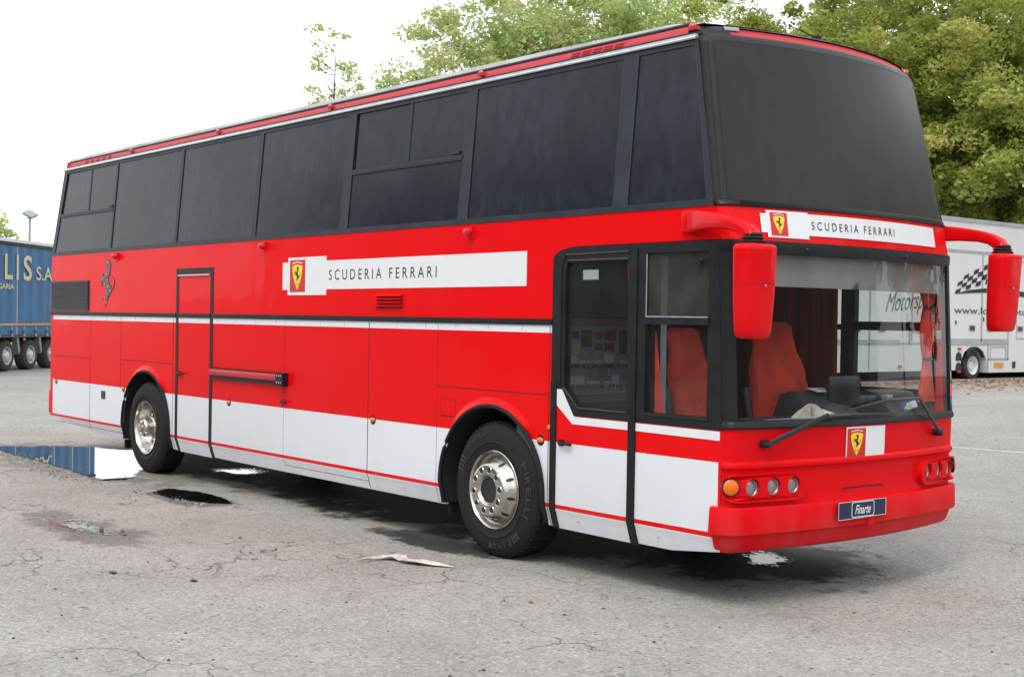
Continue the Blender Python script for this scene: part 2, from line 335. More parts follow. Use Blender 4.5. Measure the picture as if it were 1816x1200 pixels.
def ground_material():
    m = bpy.data.materials.new('asphalt'); m.use_nodes = True; t = m.node_tree; b = t.nodes['Principled BSDF']; L = t.links.new
    tc = t.nodes.new('ShaderNodeTexCoord'); P = tc.outputs['Object']
    def noise(sc, det=4, vec=P, rough=.55):
        n = t.nodes.new('ShaderNodeTexNoise'); n.inputs['Scale'].default_value = sc; n.inputs['Detail'].default_value = det; n.inputs['Roughness'].default_value = rough
        L(vec, n.inputs['Vector']); return n.outputs['Fac']
    def rng(v, a, b_, c, d):
        r = t.nodes.new('ShaderNodeMapRange'); L(v, r.inputs[0])
        for i, k in enumerate((a, b_, c, d)): r.inputs[i+1].default_value = k
        return r.outputs[0]
    def mth(op, a, b_):
        q = t.nodes.new('ShaderNodeMath'); q.operation = op
        for i, k in enumerate((a, b_)):
            if isinstance(k, (int, float)): q.inputs[i].default_value = k
            else: L(k, q.inputs[i])
        return q.outputs[0]
    def mixc(f, a, b_, op='MIX'):
        q = t.nodes.new('ShaderNodeMix'); q.data_type = 'RGBA'; q.blend_type = op
        if isinstance(f, (int, float)): q.inputs[0].default_value = f
        else: L(f, q.inputs[0])
        for i, k in ((6, a), (7, b_)):
            if isinstance(k, tuple): q.inputs[i].default_value = (*k, 1)
            else: L(k, q.inputs[i])
        return q.outputs[2]
    col = mixc(rng(noise(.16, 5), .35, .65, 0, 1), (.280, .270, .255), (.330, .320, .303))
    col = mixc(rng(noise(.55, 6, rough=.65), .42, .68, 0, .55), col, (.215, .205, .192))
    col = mixc(rng(noise(2.6, 6, rough=.7), .5, .8, 0, .5), col, (.19, .18, .17))
    # aggregate
    v1 = t.nodes.new('ShaderNodeTexVoronoi'); v1.inputs['Scale'].default_value = 62; L(P, v1.inputs['Vector'])
    sp = t.nodes.new('ShaderNodeSeparateColor'); L(v1.outputs['Color'], sp.inputs[0])
    col = mixc(1.0, col, mixc(sp.outputs[0], (.75, .745, .74), (1.27, 1.26, 1.245)), 'MULTIPLY')
    v2 = t.nodes.new('ShaderNodeTexVoronoi'); v2.inputs['Scale'].default_value = 26; L(P, v2.inputs['Vector'])
    sp2 = t.nodes.new('ShaderNodeSeparateColor'); L(v2.outputs['Color'], sp2.inputs[0])
    col = mixc(mth('MULTIPLY', rng(sp2.outputs[0], .93, .95, 0, 1), rng(v2.outputs['Distance'], .25, .35, 1, 0)), col, (.08, .075, .07))
    col = mixc(mth('MULTIPLY', rng(sp2.outputs[1], .90, .92, 0, .7), rng(v2.outputs['Distance'], .2, .3, 1, 0)), col, (.52, .51, .49))
    # fine dark pits
    fn_ = noise(34, 6, rough=.8)
    col = mixc(rng(fn_, .56, .72, 0, .55), col, (.15, .145, .14))
    # crack network, only in places
    wn = t.nodes.new('ShaderNodeTexNoise'); wn.inputs['Scale'].default_value = 1.7; wn.inputs['Detail'].default_value = 6; L(P, wn.inputs['Vector'])
    va = t.nodes.new('ShaderNodeVectorMath'); va.operation = 'MULTIPLY_ADD'; L(wn.outputs['Color'], va.inputs[0]); va.inputs[1].default_value = (.9, .9, .9); L(P, va.inputs[2])
    v3 = t.nodes.new('ShaderNodeTexVoronoi'); v3.feature = 'DISTANCE_TO_EDGE'; v3.inputs['Scale'].default_value = 1.15; L(va.outputs[0], v3.inputs['Vector'])
    cm = mth('MULTIPLY', rng(v3.outputs['Distance'], .003, .012, 1, 0), rng(noise(.42, 3), .50, .60, 0, .75))
    v4 = t.nodes.new('ShaderNodeTexVoronoi'); v4.feature = 'DISTANCE_TO_EDGE'; v4.inputs['Scale'].default_value = 4.5; L(va.outputs[0], v4.inputs['Vector'])
    cm2 = mth('MULTIPLY', rng(v4.outputs['Distance'], .006, .03, 1, 0), rng(noise(.8, 4), .60, .67, 0, .6))
    cr_ = mth('MAXIMUM', cm, cm2)
    col = mixc(cr_, col, (.06, .055, .05))
    # damp ground, plus shade painted under the coach: ellipses (cx, cy, rx, ry) wobbled by noise
    wob = noise(2.0, 7, rough=.7); damp_shade_mask = None
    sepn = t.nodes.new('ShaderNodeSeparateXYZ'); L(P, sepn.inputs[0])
    for cx, cy, rx, ry, k in DAMP_SHADE:
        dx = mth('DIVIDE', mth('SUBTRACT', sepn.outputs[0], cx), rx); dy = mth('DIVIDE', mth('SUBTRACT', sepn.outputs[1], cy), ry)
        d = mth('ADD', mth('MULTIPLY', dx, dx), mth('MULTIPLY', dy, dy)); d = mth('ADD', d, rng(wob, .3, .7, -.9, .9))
        w = rng(d, .65, 1.1, k, 0); damp_shade_mask = w if damp_shade_mask is None else mth('MAXIMUM', damp_shade_mask, w)
    col = mixc(damp_shade_mask, col, mixc(1.0, col, (.13, .127, .13), 'MULTIPLY'))  # one dark tone for real damp and for the painted under-coach shade
    # leaf-brown litter near the verge of the far side
    L(col, b.inputs['Base Color'])
    rg = mth('SUBTRACT', .88, mth('MULTIPLY', damp_shade_mask, .22)); L(rg, b.inputs['Roughness']); b.inputs['Specular IOR Level'].default_value = .35
    h = mth('ADD', mth('MULTIPLY', v1.outputs['Distance'], .6), mth('MULTIPLY', fn_, 1.0)); h = mth('SUBTRACT', h, mth('MULTIPLY', cr_, 1.2))
    bp = t.nodes.new('ShaderNodeBump'); bp.inputs['Strength'].default_value = .55; bp.inputs['Distance'].default_value = .012; L(h, bp.inputs['Height']); L(bp.outputs[0], b.inputs['Normal'])
    return m
DAMP_SHADE = [(-.2, .0, 2.8, 1.05, .42), (7.0, -.02, .8, .20, 1.0), (3.4, -.5, .95, .30, .6), (4.7, -2.05, 1.25, .34, .5), (5.2, 1.35, 4.3, 1.15, 1.0), (8.75, 1.7, 1.15, 1.0, 1.0), (6.9, .05, .9, .25, .9), (1.3, .9, 1.6, .7, .95)]  # damp by the puddles; the large ellipses also darken the coach's shadow
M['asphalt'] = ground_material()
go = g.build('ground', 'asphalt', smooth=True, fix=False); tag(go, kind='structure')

# ---- puddles: water sheets with ragged edges
def water_material(name, thr=.5, rag=.35, sc=9):
    m = bpy.data.materials.new(name); m.use_nodes = True; t = m.node_tree; L = t.links.new; b = t.nodes['Principled BSDF']
    b.inputs['Base Color'].default_value = (.012, .012, .013, 1); b.inputs['Roughness'].default_value = .015; b.inputs['IOR'].default_value = 1.6
    b.inputs['Coat Weight'].default_value = 1.0; b.inputs['Coat Roughness'].default_value = .01; b.inputs['Coat IOR'].default_value = 1.6
    a = t.nodes.new('ShaderNodeAttribute'); a.attribute_name = 'edge'
    tc = t.nodes.new('ShaderNodeTexCoord'); n = t.nodes.new('ShaderNodeTexNoise'); n.inputs['Scale'].default_value = sc; n.inputs['Detail'].default_value = 10; n.inputs['Roughness'].default_value = .75
    L(tc.outputs['Object'], n.inputs['Vector'])
    s = t.nodes.new('ShaderNodeMath'); s.operation = 'SUBTRACT'; L(n.outputs['Fac'], s.inputs[0]); s.inputs[1].default_value = .5
    k = t.nodes.new('ShaderNodeMath'); k.operation = 'MULTIPLY_ADD'; L(s.outputs[0], k.inputs[0]); k.inputs[1].default_value = rag*5; L(a.outputs['Fac'], k.inputs[2])
    g_ = t.nodes.new('ShaderNodeMath'); g_.operation = 'GREATER_THAN'; L(k.outputs[0], g_.inputs[0]); g_.inputs[1].default_value = thr
    tr = t.nodes.new('ShaderNodeBsdfTransparent'); mx = t.nodes.new('ShaderNodeMixShader'); L(g_.outputs[0], mx.inputs[0]); L(tr.outputs[0], mx.inputs[1]); L(b.outputs[0], mx.inputs[2])
    o = [q for q in t.nodes if q.type == 'OUTPUT_MATERIAL'][0]; L(mx.outputs[0], o.inputs[0]); return m
def puddle(name, poly, thr, rag, sc, label):
    c = Vector((sum(p[0] for p in poly)/len(poly), sum(p[1] for p in poly)/len(poly))); n = len(poly)*6; ring = []
    for i in range(len(poly)):
        a = Vector(poly[i]); b = Vector(poly[(i+1) % len(poly)])
        for k in range(6): ring.append(a.lerp(b, k/6))
    R_ = 8; vs = []; ed = []
    for r in range(R_+1):
        f = r/R_
        for p in ring: q = c.lerp(p, f*1.25); vs.append((q.x, q.y, .006)); ed.append((1-f)*1.6)
    fs = [(r*n+i, r*n+(i+1) % n, (r+1)*n+(i+1) % n, (r+1)*n+i) for r in range(R_) for i in range(n)]
    mb = MB().add(vs, fs); o = mb.build(name, water_material(name+'_water', thr, rag, sc), smooth=False, fix=False, weld=False)
    at = o.data.attributes.new('edge', 'FLOAT', 'POINT'); at.data.foreach_set('value', ed)
    tag(o, label, kind='structure'); return o
puddle('puddle', [(-2.6,-.55),(-2.2,.35),(-1.7,.62),(-1.1,.88),(-.45,1.15),(.0,.95),(.5,.45),(1.0,.05),(1.6,-.30),(1.75,-.45),(1.6,-.68),(.9,-.66),(.2,-.62),(-.7,-.60),(-1.5,-.62)], .33, .16, 7, 'long still puddle around the rear wheel of the red coach')
puddle('puddle', [(2.84,-.66),(2.62,-.36),(3.1,-.2),(3.7,-.2),(4.1,-.33),(3.95,-.5),(3.4,-.68)], .40, .2, 10, 'small dark puddle beside the long side of the coach')
puddle('puddle', [(3.75,-2.35),(3.75,-1.95),(4.3,-1.75),(5.0,-1.72),(5.75,-1.8),(5.7,-2.1),(5.0,-2.3),(4.3,-2.4)], 1.22, .95, 19, 'shallow broken puddle in the asphalt left of the coach')
puddle('puddle', [(1.15,.80),(1.35,1.45),(1.9,1.35),(2.55,.42),(2.2,.30)], .95, .75, 26, 'speckled wet patch under the middle of the coach')
puddle('puddle', [(8.52,2.05),(8.75,1.62),(9.14,1.30),(9.36,1.50),(9.26,1.90),(8.85,2.10)], .92, .60, 14, 'white-reflecting puddle under the front bumper of the coach')
# ---- thin painted line on the asphalt
lm = MB()
pts = [(2.2,10.55),(4.8,10.95),(5.9,11.08),(9,11.5),(16,12.4)]
for i, ((x0, y0), (x1, y1)) in enumerate(zip(pts, pts[1:])):
    for k in range(12):
        a = k/12; b_ = (k+1)/12; xa = x0+(x1-x0)*a; xb = x0+(x1-x0)*b_; ya = y0+(y1-y0)*a; yb = y0+(y1-y0)*b_; w = .035
        lm.add([(xa, ya-w, gh(xa, ya-w)+.005), (xb, yb-w, gh(xb, yb-w)+.005), (xb, yb+w, gh(xb, yb+w)+.005), (xa, ya+w, gh(xa, ya+w)+.005)], [(0,1,2,3)])
tag(lm.build('painted_line', mat('road_paint', (.50, .49, .47), .8, noise=(14, .3, 6)), smooth=False), kind='structure')

# ================================================================== COACH
BUS = thing('coach', 'long red and white high-decked coach with dark upper windows', 'coach', (4, 1.25, 0))
FT = [(.36,10.26,.14,.0),(1.2,10.28,.14,0),(2.38,10.24,.16,0),(2.59,10.22,.19,0),(2.632,10.205,.165,.0),(3.69,10.04,.225,.09),(3.80,9.96,.225,.13),(3.87,9.80,.25,.25)]
def FP(u, z, off=0):
    xc, d, yin = interp(FT, z)
    def q(u):
        w = min(1, max(0, (z-2.60)/.04)); u0 = .95-.12*w; s = max(0, (abs(u)-u0)/(1-u0)); s = min(1, s)
        return Vector((xc - d*u*u - (.07+.015*w)*(1-math.sqrt(max(0, 1-s*s))), 1.25 + u*(1.25-yin)))
    p = q(u)
    if off:
        if abs(u) > .9995: n = Vector((0, 1 if u > 0 else -1))
        else:
            e = 1e-4; tt = q(min(1, u+e)) - q(max(-1, u-e)); n = Vector((tt.y, -tt.x)).normalized()
        p = p + n*off
    return (p.x, p.y, z)
def uy(y, z): return max(-1, min(1, (y-1.25)/(1.25-interp(FT, z)[2])))
UC = [-1 + .05*(1-math.cos(PI/2*i/8)) for i in range(9)]
UF = UC + lin(-.95, -.86, 9)[1:] + lin(-.86, .86, 38)[1:-1] + lin(.86, .95, 9)[:-1] + [-u for u in UC[::-1]]
def ucut(a, b): return [a] + [u for u in UF if a+1e-4 < u < b-1e-4] + [b]
def sy(z):
    return interp([(.30,.055),(.36,.036),(.40,.022),(.435,.014),(.455,.004),(.47,0),(2.632,0),(3.70,.09),(3.9,.11)], z)[0]
def side(x, z, d=0): return (x, sy(z) - d, z)              # d outward (towards -y)
def sideL(x, z, d=0): return (x, 2.5 - sy(z) + d, z)
def rearx(z): return -1.84 if z < 2.6 else -1.84 + .20*(z-2.6)/1.1
ZC = [((0,0,z), (0,0,1)) for z in (.36,.40,.435,.455,.47,2.632)]
tuck = lambda x, y, z: (x, y, z)
def arch(cx, r, z0, n=28, cz=.53):
    return [(cx-r, z0)] + [(cx - r*math.cos(PI*i/n), cz + r*math.sin(PI*i/n)) for i in range(n+1)] + [(cx+r, z0)]
AR = (1.255, .650); AF = (7.70, .645)
def plate(mb, loops, d0, d1, left=False, mi=0):
    """flat slab in side-plane coordinates; the side profile is applied by build(post=...)"""
    s_ = 1 if left else -1; base = 2.5 if left else 0
    return mb.prism(loops, lambda x, z, d: (x, base + s_*d, z), d0, d1, mi)
def postR(x, y, z): return (x, y + sy(z), z)
def postL(x, y, z): return (x, y - sy(z), z)
xf_ = lambda z: FP(-1, z)[0]
# ---- right-hand side skin (faces the camera), with wheel arches and the two door openings
outline = [(-1.84,.475),(-.35,.345)] + arch(*AR, .332) + [(2.03,.330),(2.03,2.345),(2.925,2.345),(2.925,.330)] + arch(*AF, .330) + \
    [(8.40,.328),(8.40,2.29)] + [(8.40+.27*(1-math.cos(PI/2*i/6)), 2.29+.085*math.sin(PI/2*i/6)) for i in range(1, 7)] + [(xf_(2.377),2.377),(xf_(2.593),2.593),(-1.84,2.593)]
b = MB(); plate(b, [outline], -.03, 0)
plate(b, [[(9.285,.326),(9.60,.326),(10.045,.378),(10.05,.50),(xf_(1.0),1.0),(xf_(1.17),1.17),(9.285,1.17)]], -.03, 0)
b.build('side_panel', 'livery', BUS, cuts=ZC, post=postR)
# ---- left-hand side skin with the driver's window opening
outl = [(-1.84,.475),(-.35,.345)] + arch(*AR, .332) + arch(*AF, .330) + [(9.6,.326),(10.045,.378),(xf_(1.17),1.17),(xf_(2.377),2.377),(xf_(2.593),2.593),(-1.84,2.593)]
hole = [(8.62,1.33),(9.95,1.33),(9.95,2.30),(8.62,2.30)]
b = MB(); plate(b, [outl, hole], -.03, 0, left=True)
b.build('side_panel', 'livery', BUS, cuts=ZC, post=postL)
b = MB(); plate(b, [[(8.55,1.27),(10.0,1.27),(9.98,2.36),(8.55,2.36)], [(8.66,1.36),(9.13,1.36),(9.13,2.27),(8.66,2.27)], [(9.262,1.36),(9.91,1.36),(9.91,1.835),(9.262,1.835)], [(9.262,1.875),(9.91,1.875),(9.91,2.27),(9.262,2.27)]], -.05, .004, left=True)
wf = b.build('cab_window_frame', 'black', BUS)
b = MB(); b.box((8.66,2.47,1.36),(9.13,2.476,2.27)); b.box((9.262,2.47,1.36),(9.91,2.476,1.835)); b.box((9.262,2.47,1.875),(9.91,2.476,2.27)); b.build('pane', 'glass', wf)
# ---- mid door, front door
b = MB(); plate(b, [[(2.088,.322),(2.862,.320),(2.862,2.285),(2.088,2.285)]], -.03, .001)
dm = b.build('side_door', 'livery', BUS, cuts=ZC, post=postR)
b = MB(); plate(b, [[(2.03,.322),(2.088,.322),(2.088,2.285),(2.862,2.285),(2.862,.322),(2.925,.322),(2.925,2.345),(2.03,2.345)]], -.02, .006)
b.build('door_seal', 'black', dm, cuts=ZC, post=postR)
b = MB(); b.box((2.09,-.02,2.262),(2.86,-.003,2.275)); b.build('drip_strip', 'alu', dm)
def handle(x0, z, parent, nm='door_handle'):
    b = MB(); b.box((x0,-.018,z-.022),(x0+.045,.0,z+.022)); b.tube([(x0+.02,-.03,z),(x0+.15,-.032,z-.004)], .012, 8); b.tube([(x0+.02,-.03,z),(x0+.02,0,z)], .014, 8)
    return b.build(nm, 'black', parent)
handle(2.10, 1.19, dm)
b = MB(); plate(b, [[(8.465,.322),(9.215,.318),(9.215,1.17),(8.66,1.17),(8.535,1.345),(8.465,1.345)]], -.03, .001)
df = b.build('front_door', 'livery', BUS, cuts=ZC, post=postR)
b = MB(); plate(b, [[(8.402,.318),(8.463,.318),(8.463,1.40),(8.402,1.40)]], -.02, .011); plate(b, [[(9.217,.310),(9.283,.310),(9.283,2.34),(9.217,2.34)]], -.02, .013)
b.build('door_seal', 'black', df, cuts=ZC, post=postR)
handle(8.505, .955, df)
# black cab window surround with three openings
o_ = [(8.402,1.345),(8.525,1.345),(8.655,1.158),(xf_(1.158)-.002,1.158),(xf_(2.37),2.372)] + [(8.67-.268*math.sin(PI/2*i/6), 2.29+.082*math.cos(PI/2*i/6)) for i in range(7)]
door_pane = [(8.555,1.365),(8.705,1.228),(9.195,1.228),(9.195,2.262),(8.60,2.262),(8.57,2.252),(8.555,2.22)]
up = [(9.365,1.872),(9.93,1.872),(9.93,2.305),(9.365,2.305)]; lo_ = [(9.365,1.232),(9.93,1.232),(9.93,1.826),(9.365,1.826)]
b = MB(); plate(b, [o_, door_pane, up, lo_], -.05, .006)
fr = b.build('cab_window_frame', 'black', BUS)
# raised moulding lines on the surround, door window gasket
b = MB()
b.tube([side(8.545,1.36,.008), side(8.545,2.22,.008), side(8.58,2.272,.008), side(9.20,2.275,.008)], .007, 6)
b.tube([side(8.545,1.36,.008), side(8.70,1.217,.008), side(9.20,1.217,.008)], .007, 6)
b.tube([side(8.50,1.36,.008), side(8.50,2.25,.008), side(8.55,2.315,.008), side(9.20,2.322,.008)], .006, 6)
b.box((9.35,-.012,1.212),(9.945,-.004,1.232)); b.box((9.355,-.016,1.826),(9.94,-.004,1.872))
b.build('moulding', 'blackgloss', fr)
b = MB(); b.box((9.368,-.011,1.874),(9.928,-.0045,1.881)); b.box((9.368,-.009,1.88),(9.373,-.003,2.30)); b.box((8.60,-.009,2.268),(9.19,-.004,2.275)); b.build('bright_edge', 'alu', fr)
b = MB(); b.prism([door_pane], lambda x, z, d: (x, -d, z), -.016, -.012); b.build('pane', 'glass', fr)
b = MB(); b.prism([lo_], lambda x, z, d: (x, -d, z), -.026, -.022); b.build('pane', 'glass', fr)
b = MB(); b.prism([up], lambda x, z, d: (x, -d, z), -.016, -.012); b.build('pane', 'glassdirty', fr)
b = MB(); b.lathe([(.0005,.03),(.022,.028),(.03,.015),(.022,0),(.012,-.02)], (9.86,-.012,2.235), (0,-1,0), 20); b.build('window_knob', 'blackgloss', fr)
# white trim tape below the cab windows
b = MB()
plate(b, [[(9.285,1.098),(10.045,1.092),(10.045,1.150),(9.285,1.152)]], 0, .0035)
plate(b, [[(8.468,1.225),(8.64,.998+.10),(9.215,1.098),(9.215,1.152),(8.665,1.152),(8.528,1.342),(8.468,1.342)]], 0, .0045)
b.build('trim_tape', 'decal', BUS)
# ---- black belt rail along the side
b = MB()
for x0, x1 in ((-1.84,2.028),(2.09,2.86),(2.927,8.40)):
    b.box((x0,-.010,1.806),(x1,.0,1.852)); b.box((x0,-.013,1.822),(x1,-.0098,1.836))
b.build('belt_rail', 'black', BUS)
b = MB(); b.box((-1.84,2.5,1.806),(10.0,2.51,1.852)); b.build('belt_rail', 'black', BUS)
b = MB(); b.box((-1.75,-.0035,1.7995),(2.028,0,1.8065)); b.box((2.927,-.0035,1.7995),(8.40,0,1.8065))
b.build('belt_edge_strip', 'alu', BUS)
# ---- panel gaps
b = MB()
def vs(x, z0, z1, w=.0035, y=.0012): plate(b, [[(x-w,z0),(x+w,z0),(x+w,z1),(x-w,z1)]], 0, y)
def hs(x0, x1, z, w=.0035, y=.0012): plate(b, [[(x0,z-w),(x1,z-w),(x1,z+w),(x0,z+w)]], 0, y)
vs(-.455,.36,1.268); hs(-1.83,-.455,1.268); vs(.50,.94,1.80); hs(.50,1.955,1.288); vs(1.96,.34,1.80); vs(-.44,1.268,1.80,.001)
vs(4.455,.40,1.80,.0009); vs(5.945,.345,1.80,.0045); hs(4.455,5.945,.402,.0022); vs(6.975,.335,1.80,.0014); hs(6.98,8.37,1.292); vs(8.375,.33,1.80,.0035)
for (x0, x1, z0, z1) in ((7.03,7.225,1.055,1.19),): vs(x0,z0,z1,.002); vs(x1,z0,z1,.002); hs(x0,x1,z1,.002); hs(x0,x1,z0,.005)
hs(-1.7,.6,.405,.0025); vs(.45,1.80,2.30,.0015) if False else None
b.build('panel_gap', 'seam', BUS, cuts=ZC, post=postR)
# hinge bolts on the white belt tape and rivets on skirt
b = MB()
for x in [-1.6 + .42*i for i in range(24)]:
    if x < 8.3: b.box((x,-.0045,1.765),(x+.0016,-.0005,1.800))
    if x < 8.3: b.box((x+.18,-.005,1.772),(x+.184,-.0005,1.776))
for x in (3.2,3.9,4.6,5.2,5.9,6.5,8.7,9.5): b.sphere((x, .012, .405), .007, 5)
b.build('rivet', 'rivetgrey', BUS)
# ---- wheel arch lips, liners and flares
for cx, r in (AR, AF):
    for sgn, y0 in ((1, 0), (-1, 2.5)):
        path = [(cx-r+.004, y0+.02*sgn, .36)] + [(cx-(r-.004)*math.cos(PI*i/36), y0-.022*sgn, .53+(r-.004)*math.sin(PI*i/36)) for i in range(37)] + [(cx+r-.004, y0+.02*sgn, .36)]
        b = MB(); b.tube(path, .017, 8); b.build('arch_lip', 'rubber', BUS)
        b = MB()   # painted flare above the white band
        A = [a for a in lin(math.radians(38), math.radians(142), 30)]
        def fl(a, k):
            e = min(1, min(a-A[0], A[-1]-a)/.35); e = e*e*(3-2*e)
            rr = [r+.003, r+.010, r+.022, r+.040, r+.062][k]; dd = [.016, .024, .022, .010, .001][k]*(.05+.95*e)
            return (cx-rr*math.cos(a), y0-dd*sgn, .53+rr*math.sin(a))
        b.grid(lambda a, k: fl(a, int(k)), A, [0,1,2,3,4]); b.build('wheel_flare', 'livery', BUS, fix=False)
        b = MB()
        rl = r-.006; arc = [(cx-rl, .345)] + [(cx-rl*math.cos(PI*i/24), .53+rl*math.sin(PI*i/24)) for i in range(25)] + [(cx+rl, .345)]
        b.grid(lambda i, y: (arc[int(i)][0], y0+y*sgn, arc[int(i)][1]), range(len(arc)), [-.004, .55])
        b.add([(p[0], y0+.55*sgn, p[1]) for p in arc], [tuple(range(len(arc)))]); b.build('arch_liner', 'under', BUS)
# ---- underbody
b = MB()
for x0, x1 in ((-1.6,.60),(1.91,7.05),(8.35,9.9)): b.box((x0,.07,.42),(x1,2.43,.62))
b.box((.5,.60,.45),(2.0,1.9,1.2)); b.box((6.9,.60,.45),(8.5,1.9,1.2))
b.box((2.2,.3,.33),(6.6,.5,.42)); b.tube([(1.255,.1,.525),(1.255,2.4,.525)], .09, 12); b.tube([(7.75,.1,.525),(7.75,2.4,.525)], .08, 12)
b.box((1.0,1.1,.36),(1.5,1.4,.7)); b.box((4.0,.9,.30),(5.2,1.6,.42))
b.build('underbody', 'under', BUS)
# ---- upper window band
def bandpoly(z0, z1, xa, xb): return [(xa(z0) if callable(xa) else xa, z0), (xb(z0) if callable(xb) else xb, z0), (xb(z1) if callable(xb) else xb, z1), (xa(z1) if callable(xa) else xa, z1)]
ZB, ZT = 2.638, 3.672
panes = [(-1.725,.14,1),(.165,1.955,0),(2.005,3.765,0),(3.83,5.43,0),(5.56,7.225,1),(7.345,9.025,0)]
def rear_in(z): return rearx(z) + .09
holes = []
for i, (a, c, sl_) in enumerate(panes):
    a0, a1 = (a, a+.19) if i == 0 else (a, a)
    holes.append([(a0,ZB),(c,ZB),(c,ZT),(a1,ZT)])
x7a, x7b0, x7b1 = 9.165, 9.90, 9.695
holes.append([(x7a,ZB),(x7b0,ZB),(x7b1,ZT),(x7a,ZT)])
outer = [(rearx(2.593),2.593),(xf_(2.593),2.593),(xf_(2.632),2.632),(xf_(3.712),3.712),(rearx(3.712),3.712)]
b = MB(); plate(b, [outer]+holes, -.03, .006)
band = b.build('window_frame', 'band', BUS, post=postR)
tag(band)
def gasket(h, pane):
    for (x0, z0), (x1, z1) in (((h[0][0], ZB), (h[3][0], ZT)), ((h[1][0], ZB), (h[2][0], ZT))):
        b = MB(); plate(b, [[(x0-.005,z0),(x0+.005,z0),(x1+.005,z1),(x1-.005,z1)]], 0, .0068); b.build('gasket', 'ink', pane, post=postR)
for i, h in enumerate(holes):
    b = MB()
    if i in (0, 4):
        (a0, _), (c, _), _, (a1, _) = h; zr = 3.14 if i == 4 else 3.115
        f = lambda z: a0 + (a1-a0)*(z-ZB)/(ZT-ZB)
        plate(b, [[(a0,ZB),(c,ZB),(c,zr-.02),(f(zr-.02),zr-.02)]], -.012, -.002)
        xm = f(3.4)+(c-f(3.4))*.52
        plate(b, [[(f(zr+.02)+.035,zr+.02),(xm,zr+.02),(xm,ZT),(a1+.035,ZT)]], -.02, -.010)
        plate(b, [[(xm,zr+.02),(c,zr+.02),(c,ZT),(xm,ZT)]], -.014, -.004)
        p = b.build('window_pane', 'tint', BUS, post=postR)
        b = MB(); plate(b, [[(f(zr-.02),zr-.022),(c,zr-.022),(c,zr+.022),(f(zr+.02),zr+.022)]], -.02, .010); plate(b, [[(xm-.022,zr+.022),(xm+.022,zr+.022),(xm+.022,ZT),(xm-.022,ZT)]], -.012, .002)
        plate(b, [[(c-.16,zr+.03),(c-.05,zr+.03),(c-.05,zr+.055),(c-.16,zr+.055)]], -.01, .014); plate(b, [[(f(zr),zr-.008),(c,zr-.008),(c,zr+.004),(f(zr),zr+.004)]], .0, .0125)
        b.build('slider_rail', 'band', p, post=postR); gasket(h, p)
    else:
        plate(b, [h], -.012, -.0025); p = b.build('window_pane', 'tint', BUS, post=postR); gasket(h, p)
b = MB(); plate(b, [[(p[0], p[1]) for p in outer]], -.03, .004, left=True); b.build('window_frame', 'band', BUS, post=postL)
b = MB()
for h in holes: b = MB(); plate(b, [h], .004, .007, left=True); b.build('window_pane', 'tint', BUS, post=postL)
# ---- cant rail, silver drip rail, red strip and roof edge, both sides
for sgn, y0, in ((1, 0), (-1, 2.5)):
    Y = lambda y: y0 + y*sgn
    xr = rearx(3.73)
    b = MB(); b.box((xr,Y(.075),3.712),(9.70,Y(.105),3.742)); b.tube([(xr,Y(.074),3.718),(9.70,Y(.074),3.718)], .010, 6); b.build('drip_rail', 'alu', BUS)
    b = MB(); b.box((xr+.02,Y(.10),3.742),(9.72,Y(.17),3.762)); b.build('drip_gutter', 'ink', BUS)
    b = MB(); cs = [(.105,3.760),(.112,3.775),(.135,3.812),(.160,3.828)]
    b.grid(lambda x, k: (x, Y(cs[int(k)][0]), cs[int(k)][1]), [xr+.02, 2, 5, 8, 9.60], [0,1,2,3]); b.build('cant_panel', 'pinkred', BUS, fix=False)
    b = MB(); b.tube([(xr+.02,Y(.154),3.834),(9.60,Y(.154),3.834)], .012, 6); b.build('roof_gutter', 'ink', BUS)
    b = MB()
    for k in range(5):                                        # louvres
        for x0, in (((8.43+.115*k),), ((-1.0+.19*k),)):
            for z in (0, 1):
                b.box((x0, Y(.104+.013*z), 3.772+.020*z), (x0+.09, Y(.125+.013*z), 3.781+.020*z))
    b.build('roof_vent', 'pinkred', BUS)
roofc = [(.150,3.840),(.152,3.874),(.22,3.896),(.35,3.91),(.6,3.925),(1.25,3.945),(1.9,3.925),(2.15,3.91),(2.28,3.896),(2.348,3.874),(2.350,3.840)]
b = MB(); xsr = [rearx(3.8)-.0, 0, 4, 8, 9.4, 9.62]
def roofp(x, k):
    y, z = roofc[int(k)]; xx = x
    if x > 9.6: xx = 9.64 + .28*(1-((y-1.25)/1.25)**2); z = 3.822
    elif x > 9.3: z = z-.004-.03*(z-3.84)/.1
    return (xx, y, z)
b.grid(roofp, xsr, range(len(roofc))); b.build('roof', 'roof', BUS, fix=False)
b = MB(); b.tube([(9.82,1.17,3.86),(9.70,1.03,3.94)], [.007,.004], 6); b.box((9.80,1.155,3.84),(9.86,1.185,3.868)); b.build('aerial', 'black', BUS)
# ---- rear
b = MB(); b.grid(lambda y, z: (rearx(z)+(.0 if .06 < y < 2.44 else .03), y if z < 2.7 else 1.25+(y-1.25)*(1.25-sy(z))/1.25, z), [.0, .06, 1.25, 2.44, 2.5], [.475, 1.0, 1.8, 2.593, 3.2, 3.75, 3.83])
b.build('rear_panel', 'red', BUS, fix=False)
b = MB(); b.box((-1.90,.0,.50),(-1.84,2.5,.80)); b.box((-1.86,.02,.46),(-1.80,2.48,.52), 1); b.build('rear_bumper', ['red','black'], BUS, bevel=.01)
